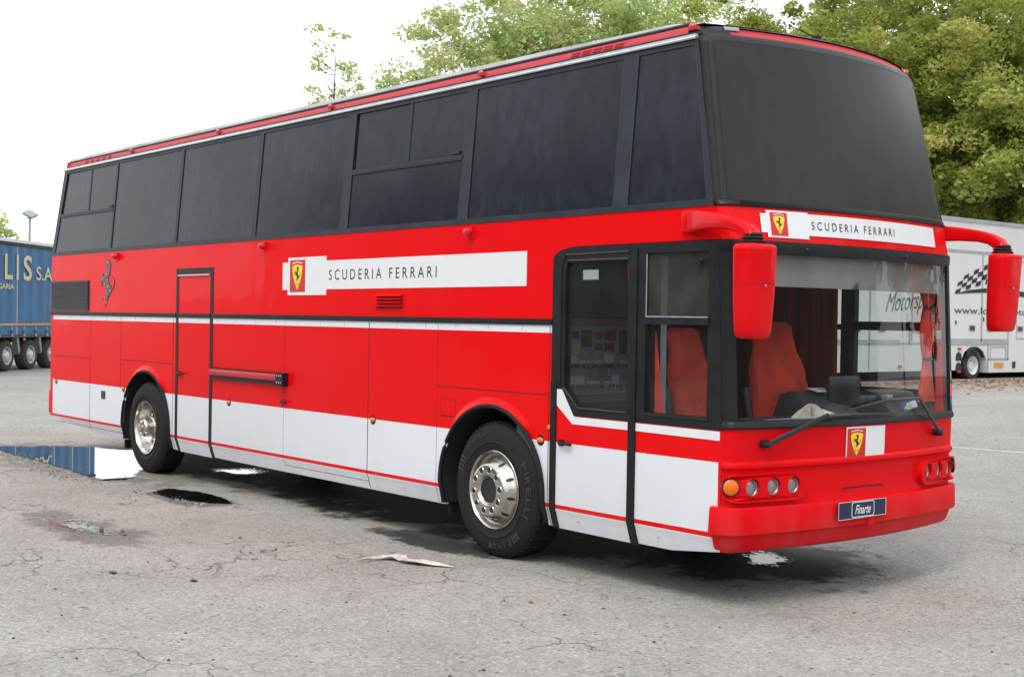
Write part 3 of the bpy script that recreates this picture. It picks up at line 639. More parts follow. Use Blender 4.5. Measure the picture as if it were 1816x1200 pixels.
# ---- rear grille
b = MB(); plate(b, [[(-1.85,1.872),(-.515,1.872)] + [(-.515+.03*math.sin(PI*i/8), 1.89+.17*(1-math.cos(PI*i/8))) for i in range(1,8)] + [(-.515,2.245),(-1.85,2.245)]], -.02, .002)
gr_ = b.build('radiator_grille', 'ink', BUS)
b = MB()
for i in range(15):
    z = 1.89+.0245*i; b.add([(-1.86,-.004,z),(-.53,-.004,z),(-.53,-.020,z-.008),(-1.86,-.020,z-.008),(-1.86,-.004,z+.012),(-.53,-.004,z+.012)], [(0,1,2,3),(3,2,5,4)])
b.box((-1.86,-.016,2.236),(-.52,0,2.252)); b.box((-1.86,-.012,1.866),(-.50,0,1.878)); b.build('slat', 'slat', gr_)
# ---- small fittings on the side
for x, z in ((-1.62,.935),(.60,.945),(3.315,.942),(6.03,.948),(8.29,.955)):
    b = MB(); b.sphere((x, -.004, z), .036, 10, 0, (1.05,.55,.62)); b.lathe([(.0001,.004),(.040,.004),(.042,0)], (x, 0, z), (0,-1,0), 20, 1); b.build('side_marker_lamp', ['amber','black'], BUS)
b = MB(); b.sphere((8.385, -.006, 1.055), .02, 8, 0, (1,.5,1)); b.build('side_marker_lamp', 'amber', BUS)
for x, z in ((.375,2.525),(4.047,2.526),(7.409,2.526)):
    b = MB(); b.box((x-.03,-.02,z-.045),(x+.03,0,z+.045), 1); b.lathe([(.0001,.075),(.022,.068),(.034,.045),(.034,.01)], (x-.005, 0, z+.005), (0,-1,0), 18); b.build('marker_lamp', ['redlens','red'], BUS)
for x in (.52,2.80,5.09,7.38,9.66):
    b = MB(); b.box((x-.03,.075,3.775),(x+.03,.13,3.80), 1); b.sphere((x,.088,3.795), .026, 8, 0, (1,.8,1)); b.build('marker_lamp', ['redlens','pinkred'], BUS)
b = MB(); b.sphere((9.70,2.42,3.79), .028, 8); b.build('marker_lamp', 'redlens', BUS)
# awning roll under the belt
b = MB(); pr = [(-.004,1.282),(-.05,1.275),(-.062,1.245),(-.058,1.205)]
b.prism([[(0,1.284),(.045,1.276),(.06,1.255),(.058,1.215),(.04,1.205),(0,1.205)]], lambda y, z, x: (x, -y, z), 2.96, 4.40)
b.build('awning_roll', 'pinkred', BUS, bevel=.004)
b = MB(); b.box((2.955,-.035,1.172),(4.44,0,1.206)); b.box((4.40,-.066,1.165),(4.535,0,1.292)); b.box((2.94,-.04,1.284),(4.40,0,1.290)); b.build('awning_end_box', 'black', BUS)
b = MB()
for dx in (.03,.07,.105):
    for z in (1.20,1.265): b.sphere((4.40+dx,-.068,z), .006, 5)
b.build('rivet', 'decal', BUS)
b = MB(); b.tube([(4.42,-.02,1.016),(4.53,-.028,1.014)], .012, 8); b.sphere((4.43,-.01,1.016), .02, 8, 0, (1.2,.8,1)); b.build('hatch_handle', 'black', BUS)
b = MB(); b.box((-.08,-.004,.785),(.045,.0,.885)); b.box((-.05,-.009,.815),(.02,-.003,.855), 1); b.build('filler_flap', ['blackgloss','ink'], BUS)
# louvred vent under the banner
b = MB(); rr_ = [(6.05,1.93),(6.06,1.915),(6.46,1.915),(6.475,1.93),(6.475,2.035),(6.46,2.05),(6.06,2.05),(6.045,2.03)]
plate(b, [rr_], 0, .004); ve = b.build('air_vent', 'red', BUS)
b = MB()
for i in range(4):
    z = 1.935+.030*i; b.add([(6.06,-.005,z),(6.465,-.005,z),(6.465,-.026,z+.004),(6.06,-.026,z+.004),(6.06,-.005,z+.016),(6.465,-.005,z+.016)], [(0,1,2,3),(3,2,5,4)])
b.build('slat', 'red', ve)
b = MB()
for i in range(4): z = 1.935+.030*i; b.box((6.075,-.0055,z-.013),(6.45,-.0042,z+.002))
b.build('slot', 'seam', ve)

# ---- prancing horse emblem outline and shield
HP = [(325,175),(345,215),(365,245),(362,300),(356,360),(352,430),(338,480),(322,530),(332,570),(350,620),(368,670),(388,722),(384,765),(362,805),(338,845),(325,875),(318,920),(306,965),(296,1000),(276,1036),(268,1018),(288,982),(299,930),(300,893),(262,892),(226,905),(232,882),(268,862),(296,842),(290,785),(297,725),(277,665),(254,605),(236,562),(205,562),(188,545),(206,520),(235,502),(238,486),(212,468),(204,442),(232,424),(246,440),(236,456),(264,478),(282,452),(296,428),(302,380),(313,330),(304,292),(285,288),(268,268),(276,248),(300,226),(315,196)]
HT = [(385,742),(408,690),(424,605),(418,548),(405,488),(432,560),(432,620),(418,690),(396,750)]
HL = [(203,565),(198,620),(212,682),(220,672),(210,620),(216,570)]
def horse(mb, fn, x0, z0, w, h, d0, d1, mi=0):
    for lp in (HP, HT, HL):
        q = [((p[0]-188)/244*w + x0, (1036-p[1])/861*h + z0) for p in lp]
        mb.prism([q], fn, d0, d1, mi)
def shield_loop(x0, z0, w, h, n=10):
    pts = []
    for i in range(n+1): t = i/n; pts.append((x0 + w*t, z0 + h*(.93 + .07*math.sin(PI*t))))
    pts = pts[::-1]
    for i in range(1, 9): t = i/9; pts.append((x0 + w*.5*(t**1.9)*1.0 + 0, z0 + h*(.93*(1-t))))
    pts.append((x0+w*.5, z0))
    for i in range(8, 0, -1): t = i/9; pts.append((x0 + w - w*.5*(t**1.9), z0 + h*(.93*(1-t))))
    return pts
def badge(fn, x0, z0, w, h, parent, d=.002):
    """red square with a yellow horse shield"""
    b = MB(); b.prism([[(x0,z0),(x0+w,z0),(x0+w,z0+h),(x0,z0+h)]], fn, 0, d); e = b.build('shield_badge', 'decalred', parent)
    b = MB(); b.prism([shield_loop(x0+w*.17, z0+h*.06, w*.66, h*.80)], fn, d, d+.0012); b.build('shield', 'yellow', e)
    b = MB(); horse(b, fn, x0+w*.30, z0+h*.30, w*.40, h*.50, d+.0012, d+.0022)
    for k, ch in enumerate('SF'): add_text(b, text_fit(ch, w*.07, h*.08), lambda a, c, k=k: fn(x0+w*(.40+.14*k)+a, z0+h*.19+c, d+.0024))
    b.build('horse_emblem', 'ink', e)
    b = MB(); y_ = z0+h*.88; b.prism([[(x0+w*.18,y_),(x0+w*.5,y_+h*.045),(x0+w*.82,y_),(x0+w*.82,y_+h*.03),(x0+w*.5,y_+h*.075),(x0+w*.18,y_+h*.03)]], fn, d, d+.0012); b.build('chevron', 'decal', e)
FS = lambda x, z, d: (x, -d-.0005, z)
# side banner
b = MB(); b.prism([[(4.402,2.094),(4.503,2.094),(4.503,2.042),(5.212,2.042),(5.212,2.094),(8.096,2.096),(8.096,2.358),(5.212,2.358),(5.212,2.40),(4.509,2.40),(4.509,2.356),(4.402,2.356)]], FS, 0, .002)
sb = b.build('banner_decal', 'decal', BUS)
badge(lambda x, z, d: FS(x, z, d+.002), 4.545, 2.072, .285, .303, sb)
b = MB(); add_text(b, text_fit('SCUDERIA FERRARI', 1.685, .094, spacing=1.55), lambda a, c: FS(5.26+a, 2.178+c, .0035)); b.build('lettering', 'ink', sb)
# large horse near the rear
b = MB(); horse(b, FS, -.15, 1.925, .44, .575, 0, .006); b.build('horse_emblem', 'horsedark', BUS)
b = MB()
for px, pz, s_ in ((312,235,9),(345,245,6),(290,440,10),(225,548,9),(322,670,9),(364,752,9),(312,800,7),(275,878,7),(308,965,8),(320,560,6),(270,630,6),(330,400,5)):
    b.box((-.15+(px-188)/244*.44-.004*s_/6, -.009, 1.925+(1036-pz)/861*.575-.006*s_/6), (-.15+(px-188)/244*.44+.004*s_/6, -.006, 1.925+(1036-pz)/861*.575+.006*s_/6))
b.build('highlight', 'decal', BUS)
# ---- FRONT
def fgrid(mb, u0, u1, prof, mi=0):
    us = ucut(u0, u1); mb.grid(lambda u, k: FP(u, prof[int(k)][0], prof[int(k)][1]), us, range(len(prof)), mi)
b = MB(); fgrid(b, -1, 1, [(.50,-.01),(.66,.0),(.70,-.006),(.88,-.004),(.900,-.004),(.912,.004),(.922,.014),(.940,.016),(.952,.010),(.962,.0),(1.175,0)])
b.build('front_panel', 'redmat', BUS, fix=False)
b = MB(); fgrid(b, -1, 1, [(2.372,0),(2.40,0),(2.55,0),(2.594,0)]); b.build('header_panel', 'red', BUS, fix=False)
# bumper
def BP(u, k):
    z, off = [(.668,-.02),(.676,.015),(.672,.040),(.655,.046),(.52,.052),(.503,.050),(.492,.038),(.485,.018),(.47,.010),(.41,-.008),(.385,-.030),(.372,-.06),(.40,-.12)][int(k)]
    x, y, _ = FP(max(-1, min(1, u)), max(z, .36), off)
    if abs(u) > 1: x -= (abs(u)-1)
    return (x, y, z)
b = MB(); b.grid(BP, [-1.05] + UF + [1.05], range(13)); bu = b.build('front_bumper', 'redmat', BUS, fix=False)
b = MB(); u0 = uy(1.25,.5); c0 = FP(uy(1.23,.5), .53, .056); b.lathe([(.0001,.006),(.034,.005),(.040,0)], (c0[0], c0[1], .520), (1,0,0), 20); b.build('tow_cap', 'redmat', bu)
b = MB(); b.prism([[(.98,.742),(1.42,.744),(1.45,.752),(1.0,.752)]], lambda y, z, d: FP(uy(y, z), z, d-.004), 0, .004); b.build('slot', 'seam', BUS)
# headlight clusters
for s_ in (1, -1):
    yy = lambda y: y if s_ == 1 else 2.5 - y
    def HPn(y, z, d): return FP(max(-.998, min(.998, uy(yy(y), z))), z, d)
    loop = [(.605+.085*math.cos(a)-.085, .792+.086*math.sin(a)) for a in lin(-PI/2, PI/2, 10)] + [(.045+.05*math.cos(a), .792+.086*math.sin(a)) for a in lin(PI/2, 3*PI/2, 8)]
    b = MB(); ns = []
    # cluster plate with round openings
    lamps = [(.157,.795,.055),(.327,.797,.055),(.495,.798,.054)]
    hl = [[(cx+r_*math.cos(a), cz+r_*1.12*math.sin(a)) for a in lin(0, 2*PI, 19)[:-1]] for cx, cz, r_ in lamps]
    # densify the outer loop top/bottom edges
    def dens(lp, st=.03):
        o2 = []
        for p, q in zip(lp, lp[1:]+lp[:1]):
            n_ = max(1, int(math.dist(p, q)/st)); o2 += [(p[0]+(q[0]-p[0])*i/n_, p[1]+(q[1]-p[1])*i/n_) for i in range(n_)]
        return o2
    b.prism([dens(loop)] + hl, HPn, -.02, .036); hc = b.build('headlight_cluster', 'redmat', BUS, angle=25)
    for cx, cz, r_ in lamps:
        c = Vector(HPn(cx, cz, 0)); n_ = Vector((1, -s_*.22, 0)).normalized()
        b = MB(); b.lathe([(r_*1.01,.034),(r_*1.0,.012),(r_*.97,.003)], c, n_, 28, 0); b.lathe([(r_*.97,.003),(r_*.86,.006),(r_*.6,.011),(r_*.3,.013),(.0001,.014)], c, n_, 28, 1)
        b.lathe([(r_*1.0,.004),(r_*.95,.010),(r_*.88,.006)], c, n_, 28, 2)
        b.build('headlight', ['lampdark','lens','steeldark'], BUS)
    c = Vector(HPn(.02,.805, 0)); n_ = Vector((1, -s_*.75, 0)).normalized()
    b = MB(); b.lathe([(.056,-.02),(.056,.036),(.050,.038)], c, n_, 28, 1); b.lathe([(.051,.036),(.042,.043),(.024,.048),(.0001,.049)], c, n_, 28, 0); b.build('indicator_lamp', ['amber','black'], BUS)
# lower windscreen frame, pane
b = MB()
fgrid(b, -1, 1, [(1.172,-.01),(1.170,.012),(1.180,.018),(1.205,.012),(1.218,.004),(1.222,-.03)])
fgrid(b, -1, 1, [(2.292,-.03),(2.294,.006),(2.31,.010),(2.355,.014),(2.374,.012),(2.378,-.004)])
for s_ in (-1, 1):
    a, c = (-1, -.962) if s_ < 0 else (.925, 1)
    us = ucut(a, c); b.grid(lambda u, z: FP(u, z, .005), us, [1.20, 1.5, 2.0, 2.31])
    e = -.962 if s_ < 0 else .925; b.grid(lambda k, z: FP(e, z, k), [.005, -.035], [1.20, 1.5, 2.0, 2.31])
ws = b.build('windscreen_frame', 'black', BUS, fix=False)
b = MB(); fgrid(b, -.964, .93, [(1.216,-.006),(1.6,-.006),(2.0,-.006),(2.30,-.006)]); b.build('windscreen', 'glass', BUS, fix=False)
for yc in (.62,1.70):
    b = MB(); c = FP(uy(yc,2.33), 2.33, .014); b.sphere(c, .012, 6); b.build('bolt', 'blackgloss', ws)
# upper windscreen: belt strip, corner posts, pane, top rail
b = MB(); fgrid(b, -1, 1, [(2.592,-.01),(2.592,.010),(2.60,.014),(2.628,.012),(2.634,.004),(2.636,-.01)])
fgrid(b, -1, 1, [(3.686,-.008),(3.688,.004),(3.72,.006),(3.738,.004),(3.742,-.004)])
for a, c in ((-1, -.955), (.955, 1)):
    us = ucut(a, c); b.grid(lambda u, z: FP(u, z, .004), us, [2.63, 2.9, 3.2, 3.5, 3.69])
for e in (-.957, .957, -.985):
    b.tube([FP(e, z, .005) for z in (2.636, 2.9, 3.2, 3.45, 3.686)], .006, 6)
uf = b.build('upper_windscreen_frame', 'black', BUS, fix=False)
b = MB(); fgrid(b, -.957, .957, [(2.634,.002),(2.8,.004),(3.1,.008),(3.4,.006),(3.69,.002)]); b.build('upper_windscreen', 'tintfront', BUS, fix=False)
b = MB(); b.box((-.1,-.1,0),(0,0,0)) if False else None
# top red strip + black corner patches + roof lip
b = MB(); fgrid(b, -.86, .90, [(3.740,-.004),(3.752,-.008),(3.79,-.012),(3.80,-.02)]); b.build('destination_strip', 'pinkred', BUS, fix=False)
b = MB(); fgrid(b, -1, -.86, [(3.738,-.002),(3.76,0),(3.80,-.004),(3.828,-.02),(3.84,-.08)]); fgrid(b, .90, 1, [(3.738,-.002),(3.76,0),(3.80,-.004),(3.828,-.02),(3.84,-.08)]); b.build('roof_corner', 'black', BUS, fix=False)
b = MB(); fgrid(b, -.87, .91, [(3.798,-.012),(3.800,.004),(3.812,.004),(3.826,-.03),(3.85,-.20),(3.88,-.5)]); b.build('roof_lip', 'black', BUS, fix=False)
b = MB()
for e0, e1 in ((-.89,-.80),(.86,.94)): fgrid(b, e0, e1, [(3.775,.003),(3.79,.012),(3.802,.012),(3.808,.0)])
b.build('roof_bracket', 'lampmetal', BUS, fix=False)
# front banner, badge and plate
def FB(d_): return lambda y, z, d: FP(uy(y, z), z, d + d_)
def strip_prism(mb, y0, y1, z0, z1, fn, d0, d1, mi=0):
    us = ucut(uy(y0, z0), uy(y1, z0)); n_ = 4
    mb.grid(lambda u, z: FP(u, z, .0045+d1), us, lin(z0, z1, n_), mi); mb.grid(lambda u, k: FP(u, (z0, z1)[k < .5], .0045+d1-.004*(k % 1 > .4)), us, [0, .49], mi); mb.grid(lambda u, k: FP(u, (z0, z1)[k < .5], .0045+d1-.004*(k % 1 > .4)), us, [.99, .5], mi)
b = MB(); strip_prism(b, .262, .3095, 2.430, 2.553, FB(.0005), 0, .0015); strip_prism(b, .3085, .655, 2.400, 2.5755, FB(.0005), 0, .002); strip_prism(b, .654, 2.195, 2.424, 2.566, FB(.0005), 0, .0015)
fb = b.build('banner_decal', 'decal', BUS)
badge(FB(.0085), .338, 2.414, .135, .149, fb)
b = MB(); add_text(b, text_fit('SCUDERIA FERRARI', .885, .054, spacing=1.55), lambda a, c: FP(uy(.683+a, 2.5), 2.4655+c, .0085)); b.build('lettering', 'ink', fb)
b = MB(); strip_prism(b, .997, 1.426, .941, 1.158, FB(.0005), 0, .002); cb = b.build('badge_decal', 'decal', BUS)
badge(FB(.0085), 1.008, .952, .192, .195, cb)
# number plate
def PL(y, z, d): xx = FP(0, .55, .060)[0]; return (xx + .004 + d, y, z)
b = MB(); b.prism([[(.852,.548),(1.378,.552),(1.378,.666),(.852,.666)]], PL, 0, .006); pl = b.build('number_plate', 'navy', BUS)
def rrect(x0, z0, x1, z1, r, n=5):
    o2 = []
    for cx, cz, a in ((x1-r, z0+r, -PI/2), (x1-r, z1-r, 0), (x0+r, z1-r, PI/2), (x0+r, z0+r, PI)):
        o2 += [(cx+r*math.cos(a+PI/2*i/n), cz+r*math.sin(a+PI/2*i/n)) for i in range(n+1)]
    return o2
b = MB(); b.prism([rrect(.995,.556,1.245,.660,.018), rrect(1.000,.561,1.240,.655,.016)], PL, .006, .0075)
b.prism([[(.852,.548),(1.378,.552),(1.378,.666),(.852,.666)], [(.855,.551),(1.375,.555),(1.375,.663),(.855,.663)]], PL, .006, .0075)
add_text(b, text_fit('Finarte', .175, .062, shear=.45, offset=.012), lambda a, c: PL(1.030+a, .577+c, .008)); b.build('lettering', 'decal', pl)
# corner moulding step on the lower corner (vertical edge where white skirt meets the bumper)
# ---- wipers
def wiper(piv, elbow, tip, b0, b1, parent):
    b = MB(); pv = Vector(piv)
    b.lathe([(.0001,.075),(.020,.072),(.026,.05),(.026,.0)], pv, (1,0,0), 14)
    b.tube([pv+Vector((.055,0,0)), Vector(elbow)], [.019,.013], 8, flat=.6); b.tube([Vector(elbow), Vector(tip)], [.012,.009], 6)
    b.tube([pv+Vector((.055,.0,.014)), Vector(elbow)+Vector((0,0,.016))], .006, 5)
    w = b.build('wiper', 'blackgloss', parent)
    b = MB(); b.tube([Vector(b0), Vector(tip), Vector(b1)], [.005,.011,.005], 6); b.tube([Vector(b0)-Vector((.012,0,0)), Vector(b1)-Vector((.012,0,0))], .006, 5)
    b.build('wiper_blade', 'ink', w)
def fw(y, z, o=.05): return FP(uy(y, z), z, o)
wiper(FP(uy(.24,1.07), 1.075, .0), fw(.765,1.243,.045), fw(1.02,1.245,.03), fw(.70,1.226,.02), fw(1.55,1.232,.02), BUS)
wiper(FP(uy(2.13,1.07), 1.075, .0), fw(1.80,1.335,.05), fw(1.42,1.335,.04), fw(.98,1.275,.03), fw(1.78,1.345,.03), BUS)
# ---- mirrors
def mirror(s_, z0, z1):
    yy = lambda y: y if s_ > 0 else 2.5-y
    dz = (z0-1.755)
    b = MB()
    base = [(9.745,-.005,2.500),(9.80,-.040,2.502),(9.93,-.085,2.500),(10.08,-.125,2.490),(10.22,-.150,2.472),(10.32,-.158,2.446),(10.385,-.158,2.410),(10.41,-.155,2.365)]
    P = [(x, yy(y), z+dz) for x, y, z in base]
    rz = [.074,.076,.062,.052,.045,.043,.046,.050]; ry = [.016,.026,.030,.034,.040,.046,.052,.056]
    n = 16; V_ = []
    for i, p in enumerate(P):
        p = Vector(p); d = (Vector(P[min(i+1, len(P)-1)]) - Vector(P[max(i-1, 0)])).normalized(); e1 = Vector((0,1,0)); e1 = (e1 - d*e1.dot(d)).normalized(); e2 = d.cross(e1)
        for k in range(n):
            a = 2*PI*k/n; ca, sa = math.cos(a), math.sin(a); q = lambda t: math.copysign(abs(t)**.42, t)
            V_.append(p + e1*q(ca)*ry[i] + e2*q(sa)*rz[i])
    b.add(V_, [(j*n+i, j*n+(i+1) % n, (j+1)*n+(i+1) % n, (j+1)*n+i) for j in range(len(P)-1) for i in range(n)] + [tuple(range(n-1,-1,-1))])
    arm = b.build('mirror_arm', 'mirrorred', BUS, angle=50)
    b = MB(); c = Vector((10.415, yy(-.155), 2.335+dz))
    for k, (r_, h) in enumerate(((.058,.05),(.066,.035),(.060,.028),(.074,.014),(.068,.006),(.082,-.004))): pass
    b.lathe([(.052,.062),(.062,.050),(.055,.042),(.070,.030),(.060,.022),(.078,.010),(.070,-.01)], c, (0,0,1), 24); b.build('mirror_collar', 'rubber', arm)
    # housing: rounded shell, tapering towards the bottom
    b = MB(); n = 28; V_ = []; lev = [(0,.80),(.012,.93),(.035,.99),(.07,1.0),(.20,1.0),(.40,.997),(.60,.985),(.75,.965),(.90,.93),(.96,.88),(.988,.78),(1.0,.60)]
    H = z1 - z0
    for t, s in lev:
        z = z1 - H*t; hw = (.150 - .022*t)*s; hd = (.085)*s
        for k in range(n):
            a = 2*PI*k/n; q = lambda v, e: math.copysign(abs(v)**e, v)
            x = 10.43 + hd*q(math.cos(a), .6)*(1.0 if math.cos(a) > 0 else .75); y = -.157 + hw*q(math.sin(a), .36)
            V_.append((x - .02*t, yy(y + .012*t), z))
    b.add(V_, [(j*n+i, j*n+(i+1) % n, (j+1)*n+(i+1) % n, (j+1)*n+i) for j in range(len(lev)-1) for i in range(n)] + [tuple(range(n)), tuple(range((len(lev)-1)*n, len(lev)*n))])
    h = b.build('mirror_housing', 'mirrorred', arm, angle=40)
    h['_w'] = arm['_w']
    b = MB(); t = .42; V_ = []
    for zz in (-.0012, .0012):
        for k in range(n):
            a = 2*PI*k/n; q = lambda v, e: math.copysign(abs(v)**e, v); hw = (.150-.022*t)*.997+.0006
            V_.append((10.43 + .0857*q(math.cos(a), .6)*(1.0 if math.cos(a) > 0 else .75) - .02*t, yy(-.157 + hw*q(math.sin(a), .36) + .012*t), z1-H*t+zz))
    b.add(V_, [(i, (i+1) % n, n+(i+1) % n, n+i) for i in range(n)]); b.build('seam', 'seam', h, smooth=False)
    b = MB(); b.box((10.362, yy(-.145)-.095, z0+.08), (10.372, yy(-.145)+.095, z1-.10)); b.build('mirror_glass', 'steel', arm)
    b = MB(); b.lathe([(.0001,.004),(.008,.003),(.009,0)], (10.515, yy(-.145), z1-H*.44), (1,0,0), 12); b.build('screw', 'steeldark', arm)
mirror(1, 1.748, 2.322); mirror(-1, 1.812, 2.388)
b = MB(); b.box((9.70,-.03,2.43),(9.78,.0,2.57)); b.box((9.82,-.06,2.425),(9.87,-.0,2.455)); b.build('mirror_bracket', 'mirrorred', BUS, bevel=.006)

# ---- wheels
def tyre_text(mb, txt, c, r, a0, a1, h, d, mi, sgn, flip=False):
    wt = [.42 if ch in 'I:' else .85 if ch == 'L' else 1 for ch in txt]; tot = sum(wt); acc = 0
    for i, ch in enumerate(txt):
        am = a0 + (a1-a0)*(acc+wt[i]/2)/tot; acc += wt[i]
        w = (a1-a0)/tot*r*wt[i]*(.78 if ch not in 'I:' else .5); tf = text_fit(ch, w, h, offset=.03)
        def fn(p, q):
            ang = am + ((p-w/2)/r)*(1 if not flip else 1); rr = r + (q-h/2)*(1 if not flip else -1)
            return (c[0]+math.sin(ang)*rr, c[1]-d*sgn, c[2]+math.cos(ang)*rr)
        mb.add([fn(p, q) for p, q in tf[0]], tf[1], mi)
def wheel(cx, side_y, sgn, front, parent, deep=False):
    """side_y: y of the tyre's outer sidewall; sgn=+1: outer face towards -y"""
    R_ = .525; c = Vector((cx, side_y, R_)); ax = (0, -sgn, 0)
    wh = thingless('wheel', c, parent)
    b = MB()
    prof = [(.300,-.02),(.306,.0),(.33,.010),(.36,.014),(.365,.018),(.375,.018),(.38,.014),(.43,.012),(.47,.004),(.497,-.010),(.512,-.026),(.521,-.045),(.525,-.07),(.525,-.24),(.512,-.275),(.47,-.30),(.32,-.30)]
    b.lathe(prof, c, ax, 72)
    n = 64                                                      # tread blocks at the shoulder
    for k in range(n):
        a = 2*PI*k/n; e = Vector((math.cos(a), 0, math.sin(a))); t_ = Vector((-math.sin(a), 0, math.cos(a))); w = .016
        for h0, h1 in ((-.036,-.075),(-.083,-.150),(-.158,-.225),(-.232,-.27)):
            P = []
            for hh in (h0, h1):
                for tt in (-w, w): 
                    for rr in (.515, .5285): P.append(c + e*rr + t_*tt + Vector(ax)*hh)
            b.add(P, [(0,1,3,2),(4,6,7,5),(1,5,7,3),(0,2,6,4),(0,4,5,1),(2,3,7,6)])
    ty = b.build('tyre', 'rubber', parent=wh)
    # sidewall ribs + lettering
    b = MB()
    if front:
        tyre_text(b, 'PIRELLI', c, .432, .95, 2.0, .060, .016, 0, sgn)
        tyre_text(b, 'FH:01', c, .432, 2.75, 3.25, .045, .016, 0, sgn, True)
        tyre_text(b, 'ENERGY', c, .440, -.85, -.1, .035, .016, 0, sgn)
        for aa in (2.38,2.45,2.52,2.62,-1.28,-1.20,-1.12,-1.04):
            e = Vector((math.sin(aa), 0, math.cos(aa))); t_ = Vector((e.z, 0, -e.x)); P = [c + e*rr + t_*tt + Vector((0,-.016*sgn,0)) for rr, tt in ((.40,-.010),(.40,.010),(.47,.012),(.47,-.012))]
            b.add(P, [(0,1,2,3)])
    else:
        tyre_text(b, 'PIRELLI', c, .432, -.9, .1, .050, .016, 0, sgn)
    b.build('tyre_lettering', 'letter', ty, smooth=False)
    # rim
    b = MB()
    if front:
        prof = [(.300,-.10),(.284,-.03),(.290,.0),(.302,.014),(.306,.010),(.302,.004)]
        b.lathe(prof, c, ax, 72)
        dish = [(.284,-.035),(.274,-.045),(.262,-.030),(.230,.028),(.205,.066),(.198,.074),(.188,.078),(.140,.080),(.118,.078),(.110,.072),(.104,.060),(.098,.056)]
        b.lathe(dish, c, ax, 72)
        b.lathe([(.098,.056),(.098,.050),(.0001,.050)], c, ax, 36, 1)
        for k in range(10):                                   # nut windows, rimmed
            a = 2*PI*k/10+.12; e = Vector((math.cos(a), 0, math.sin(a))); q = c + e*.160 + Vector(ax)*.0785
            b.lathe([(.030,.001),(.027,.005),(.023,.003)], q, ax, 16, 0); b.lathe([(.0235,.003),(.0001,.003)], q, ax, 16, 1)
        for k in range(10):                                   # hand-hole slots on the slope
            a = 2*PI*(k+.5)/10+.12; e = Vector((math.cos(a), 0, math.sin(a))); t_ = Vector((-math.sin(a), 0, math.cos(a)))
            s0 = (c + e*.252 + Vector(ax)*(-.008)); s1 = (c + e*.216 + Vector(ax)*(.050)); nrm = ((e*.85)+Vector(ax)*.53).normalized()
            P = []
            for f_ in range(10):
                th = 2*PI*f_/10; mid = s0.lerp(s1, .5); d_ = (s1-s0)/2; P.append(mid + d_*math.cos(th) + t_*.013*math.sin(th) + nrm*.0025)
            b.add(P, [tuple(range(10))], 1)
        b.build('rim', ['steel','ink'], wh, angle=28)
    else:
        prof = [(.306,.004),(.304,.014),(.296,.012),(.286,-.004),(.276,-.03),(.262,-.10),(.248,-.125),(.21,-.135),(.17,-.135),(.165,-.125),(.125,-.125),(.125,-.06),(.11,-.045),(.105,.03),(.09,.05),(.06,.06),(.055,.085),(.0001,.09)]
        b.lathe(prof, c, ax, 64)
        for k in range(10):
            a = 2*PI*k/10; e = Vector((math.cos(a), 0, math.sin(a))); q = c + e*.145 + Vector(ax)*(-.125)
            b.lathe([(.020,0),(.020,.035),(.012,.045),(.0001,.047)], q, ax, 10, 0)
            q2 = c + Vector((math.cos(a+.314), 0, math.sin(a+.314)))*.222 + Vector(ax)*(-.131)
            if k % 1 == 0: b.lathe([(.024,.001),(.0001,.001)], q2, ax, 16, 1)
        b.build('rim', ['steel','ink'], wh, angle=28)
    return wh
def thingless(name, c, parent):
    """an Empty that is a part of its thing: wheel > tyre, rim"""
    o = bpy.data.objects.new(name, None); COL.objects.link(o); o.parent = parent; o.location = Vector(c) - Vector(parent['_w']); o['_w'] = list(c); o.empty_display_size = .2
    return o
M['letter'] = mat('tyre_letter_grey', (.026, .026, .027), .6, noise=(30, .3, 4))
wheel(7.735, .012, 1, True, BUS); wheel(1.235, .012, 1, False, BUS)
wheel(7.735, 2.488, -1, True, BUS); wheel(1.235, 2.488, -1, False, BUS)
b = MB(); b.box((.50,.06,.22),(.53,.55,.60)); b.box((7.02,.10,.24),(7.05,.55,.60)); b.build('mud_flap', 'rubber', BUS)

# ---- cab interior
b = MB(); 
b.box((7.96,.04,.62),(8.0,2.46,2.56)); b.box((8.0,.04,.60),(10.0,2.46,.64)); b.box((7.9,.04,2.42),(9.98,2.46,2.46)); b.box((8.0,.04,.64),(8.45,.10,2.42)); b.box((8.0,2.42,.64),(8.6,2.46,2.42))
b.box((8.0,2.40,.64),(10.0,2.45,1.32)); b.box((9.30,.035,.64),(9.98,.06,1.20))
b.box((9.26,.10,.64),(9.29,.40,1.05)); b.box((9.93,.06,1.2),(9.98,.09,2.35))
b.build('cab_lining', 'cab', BUS)
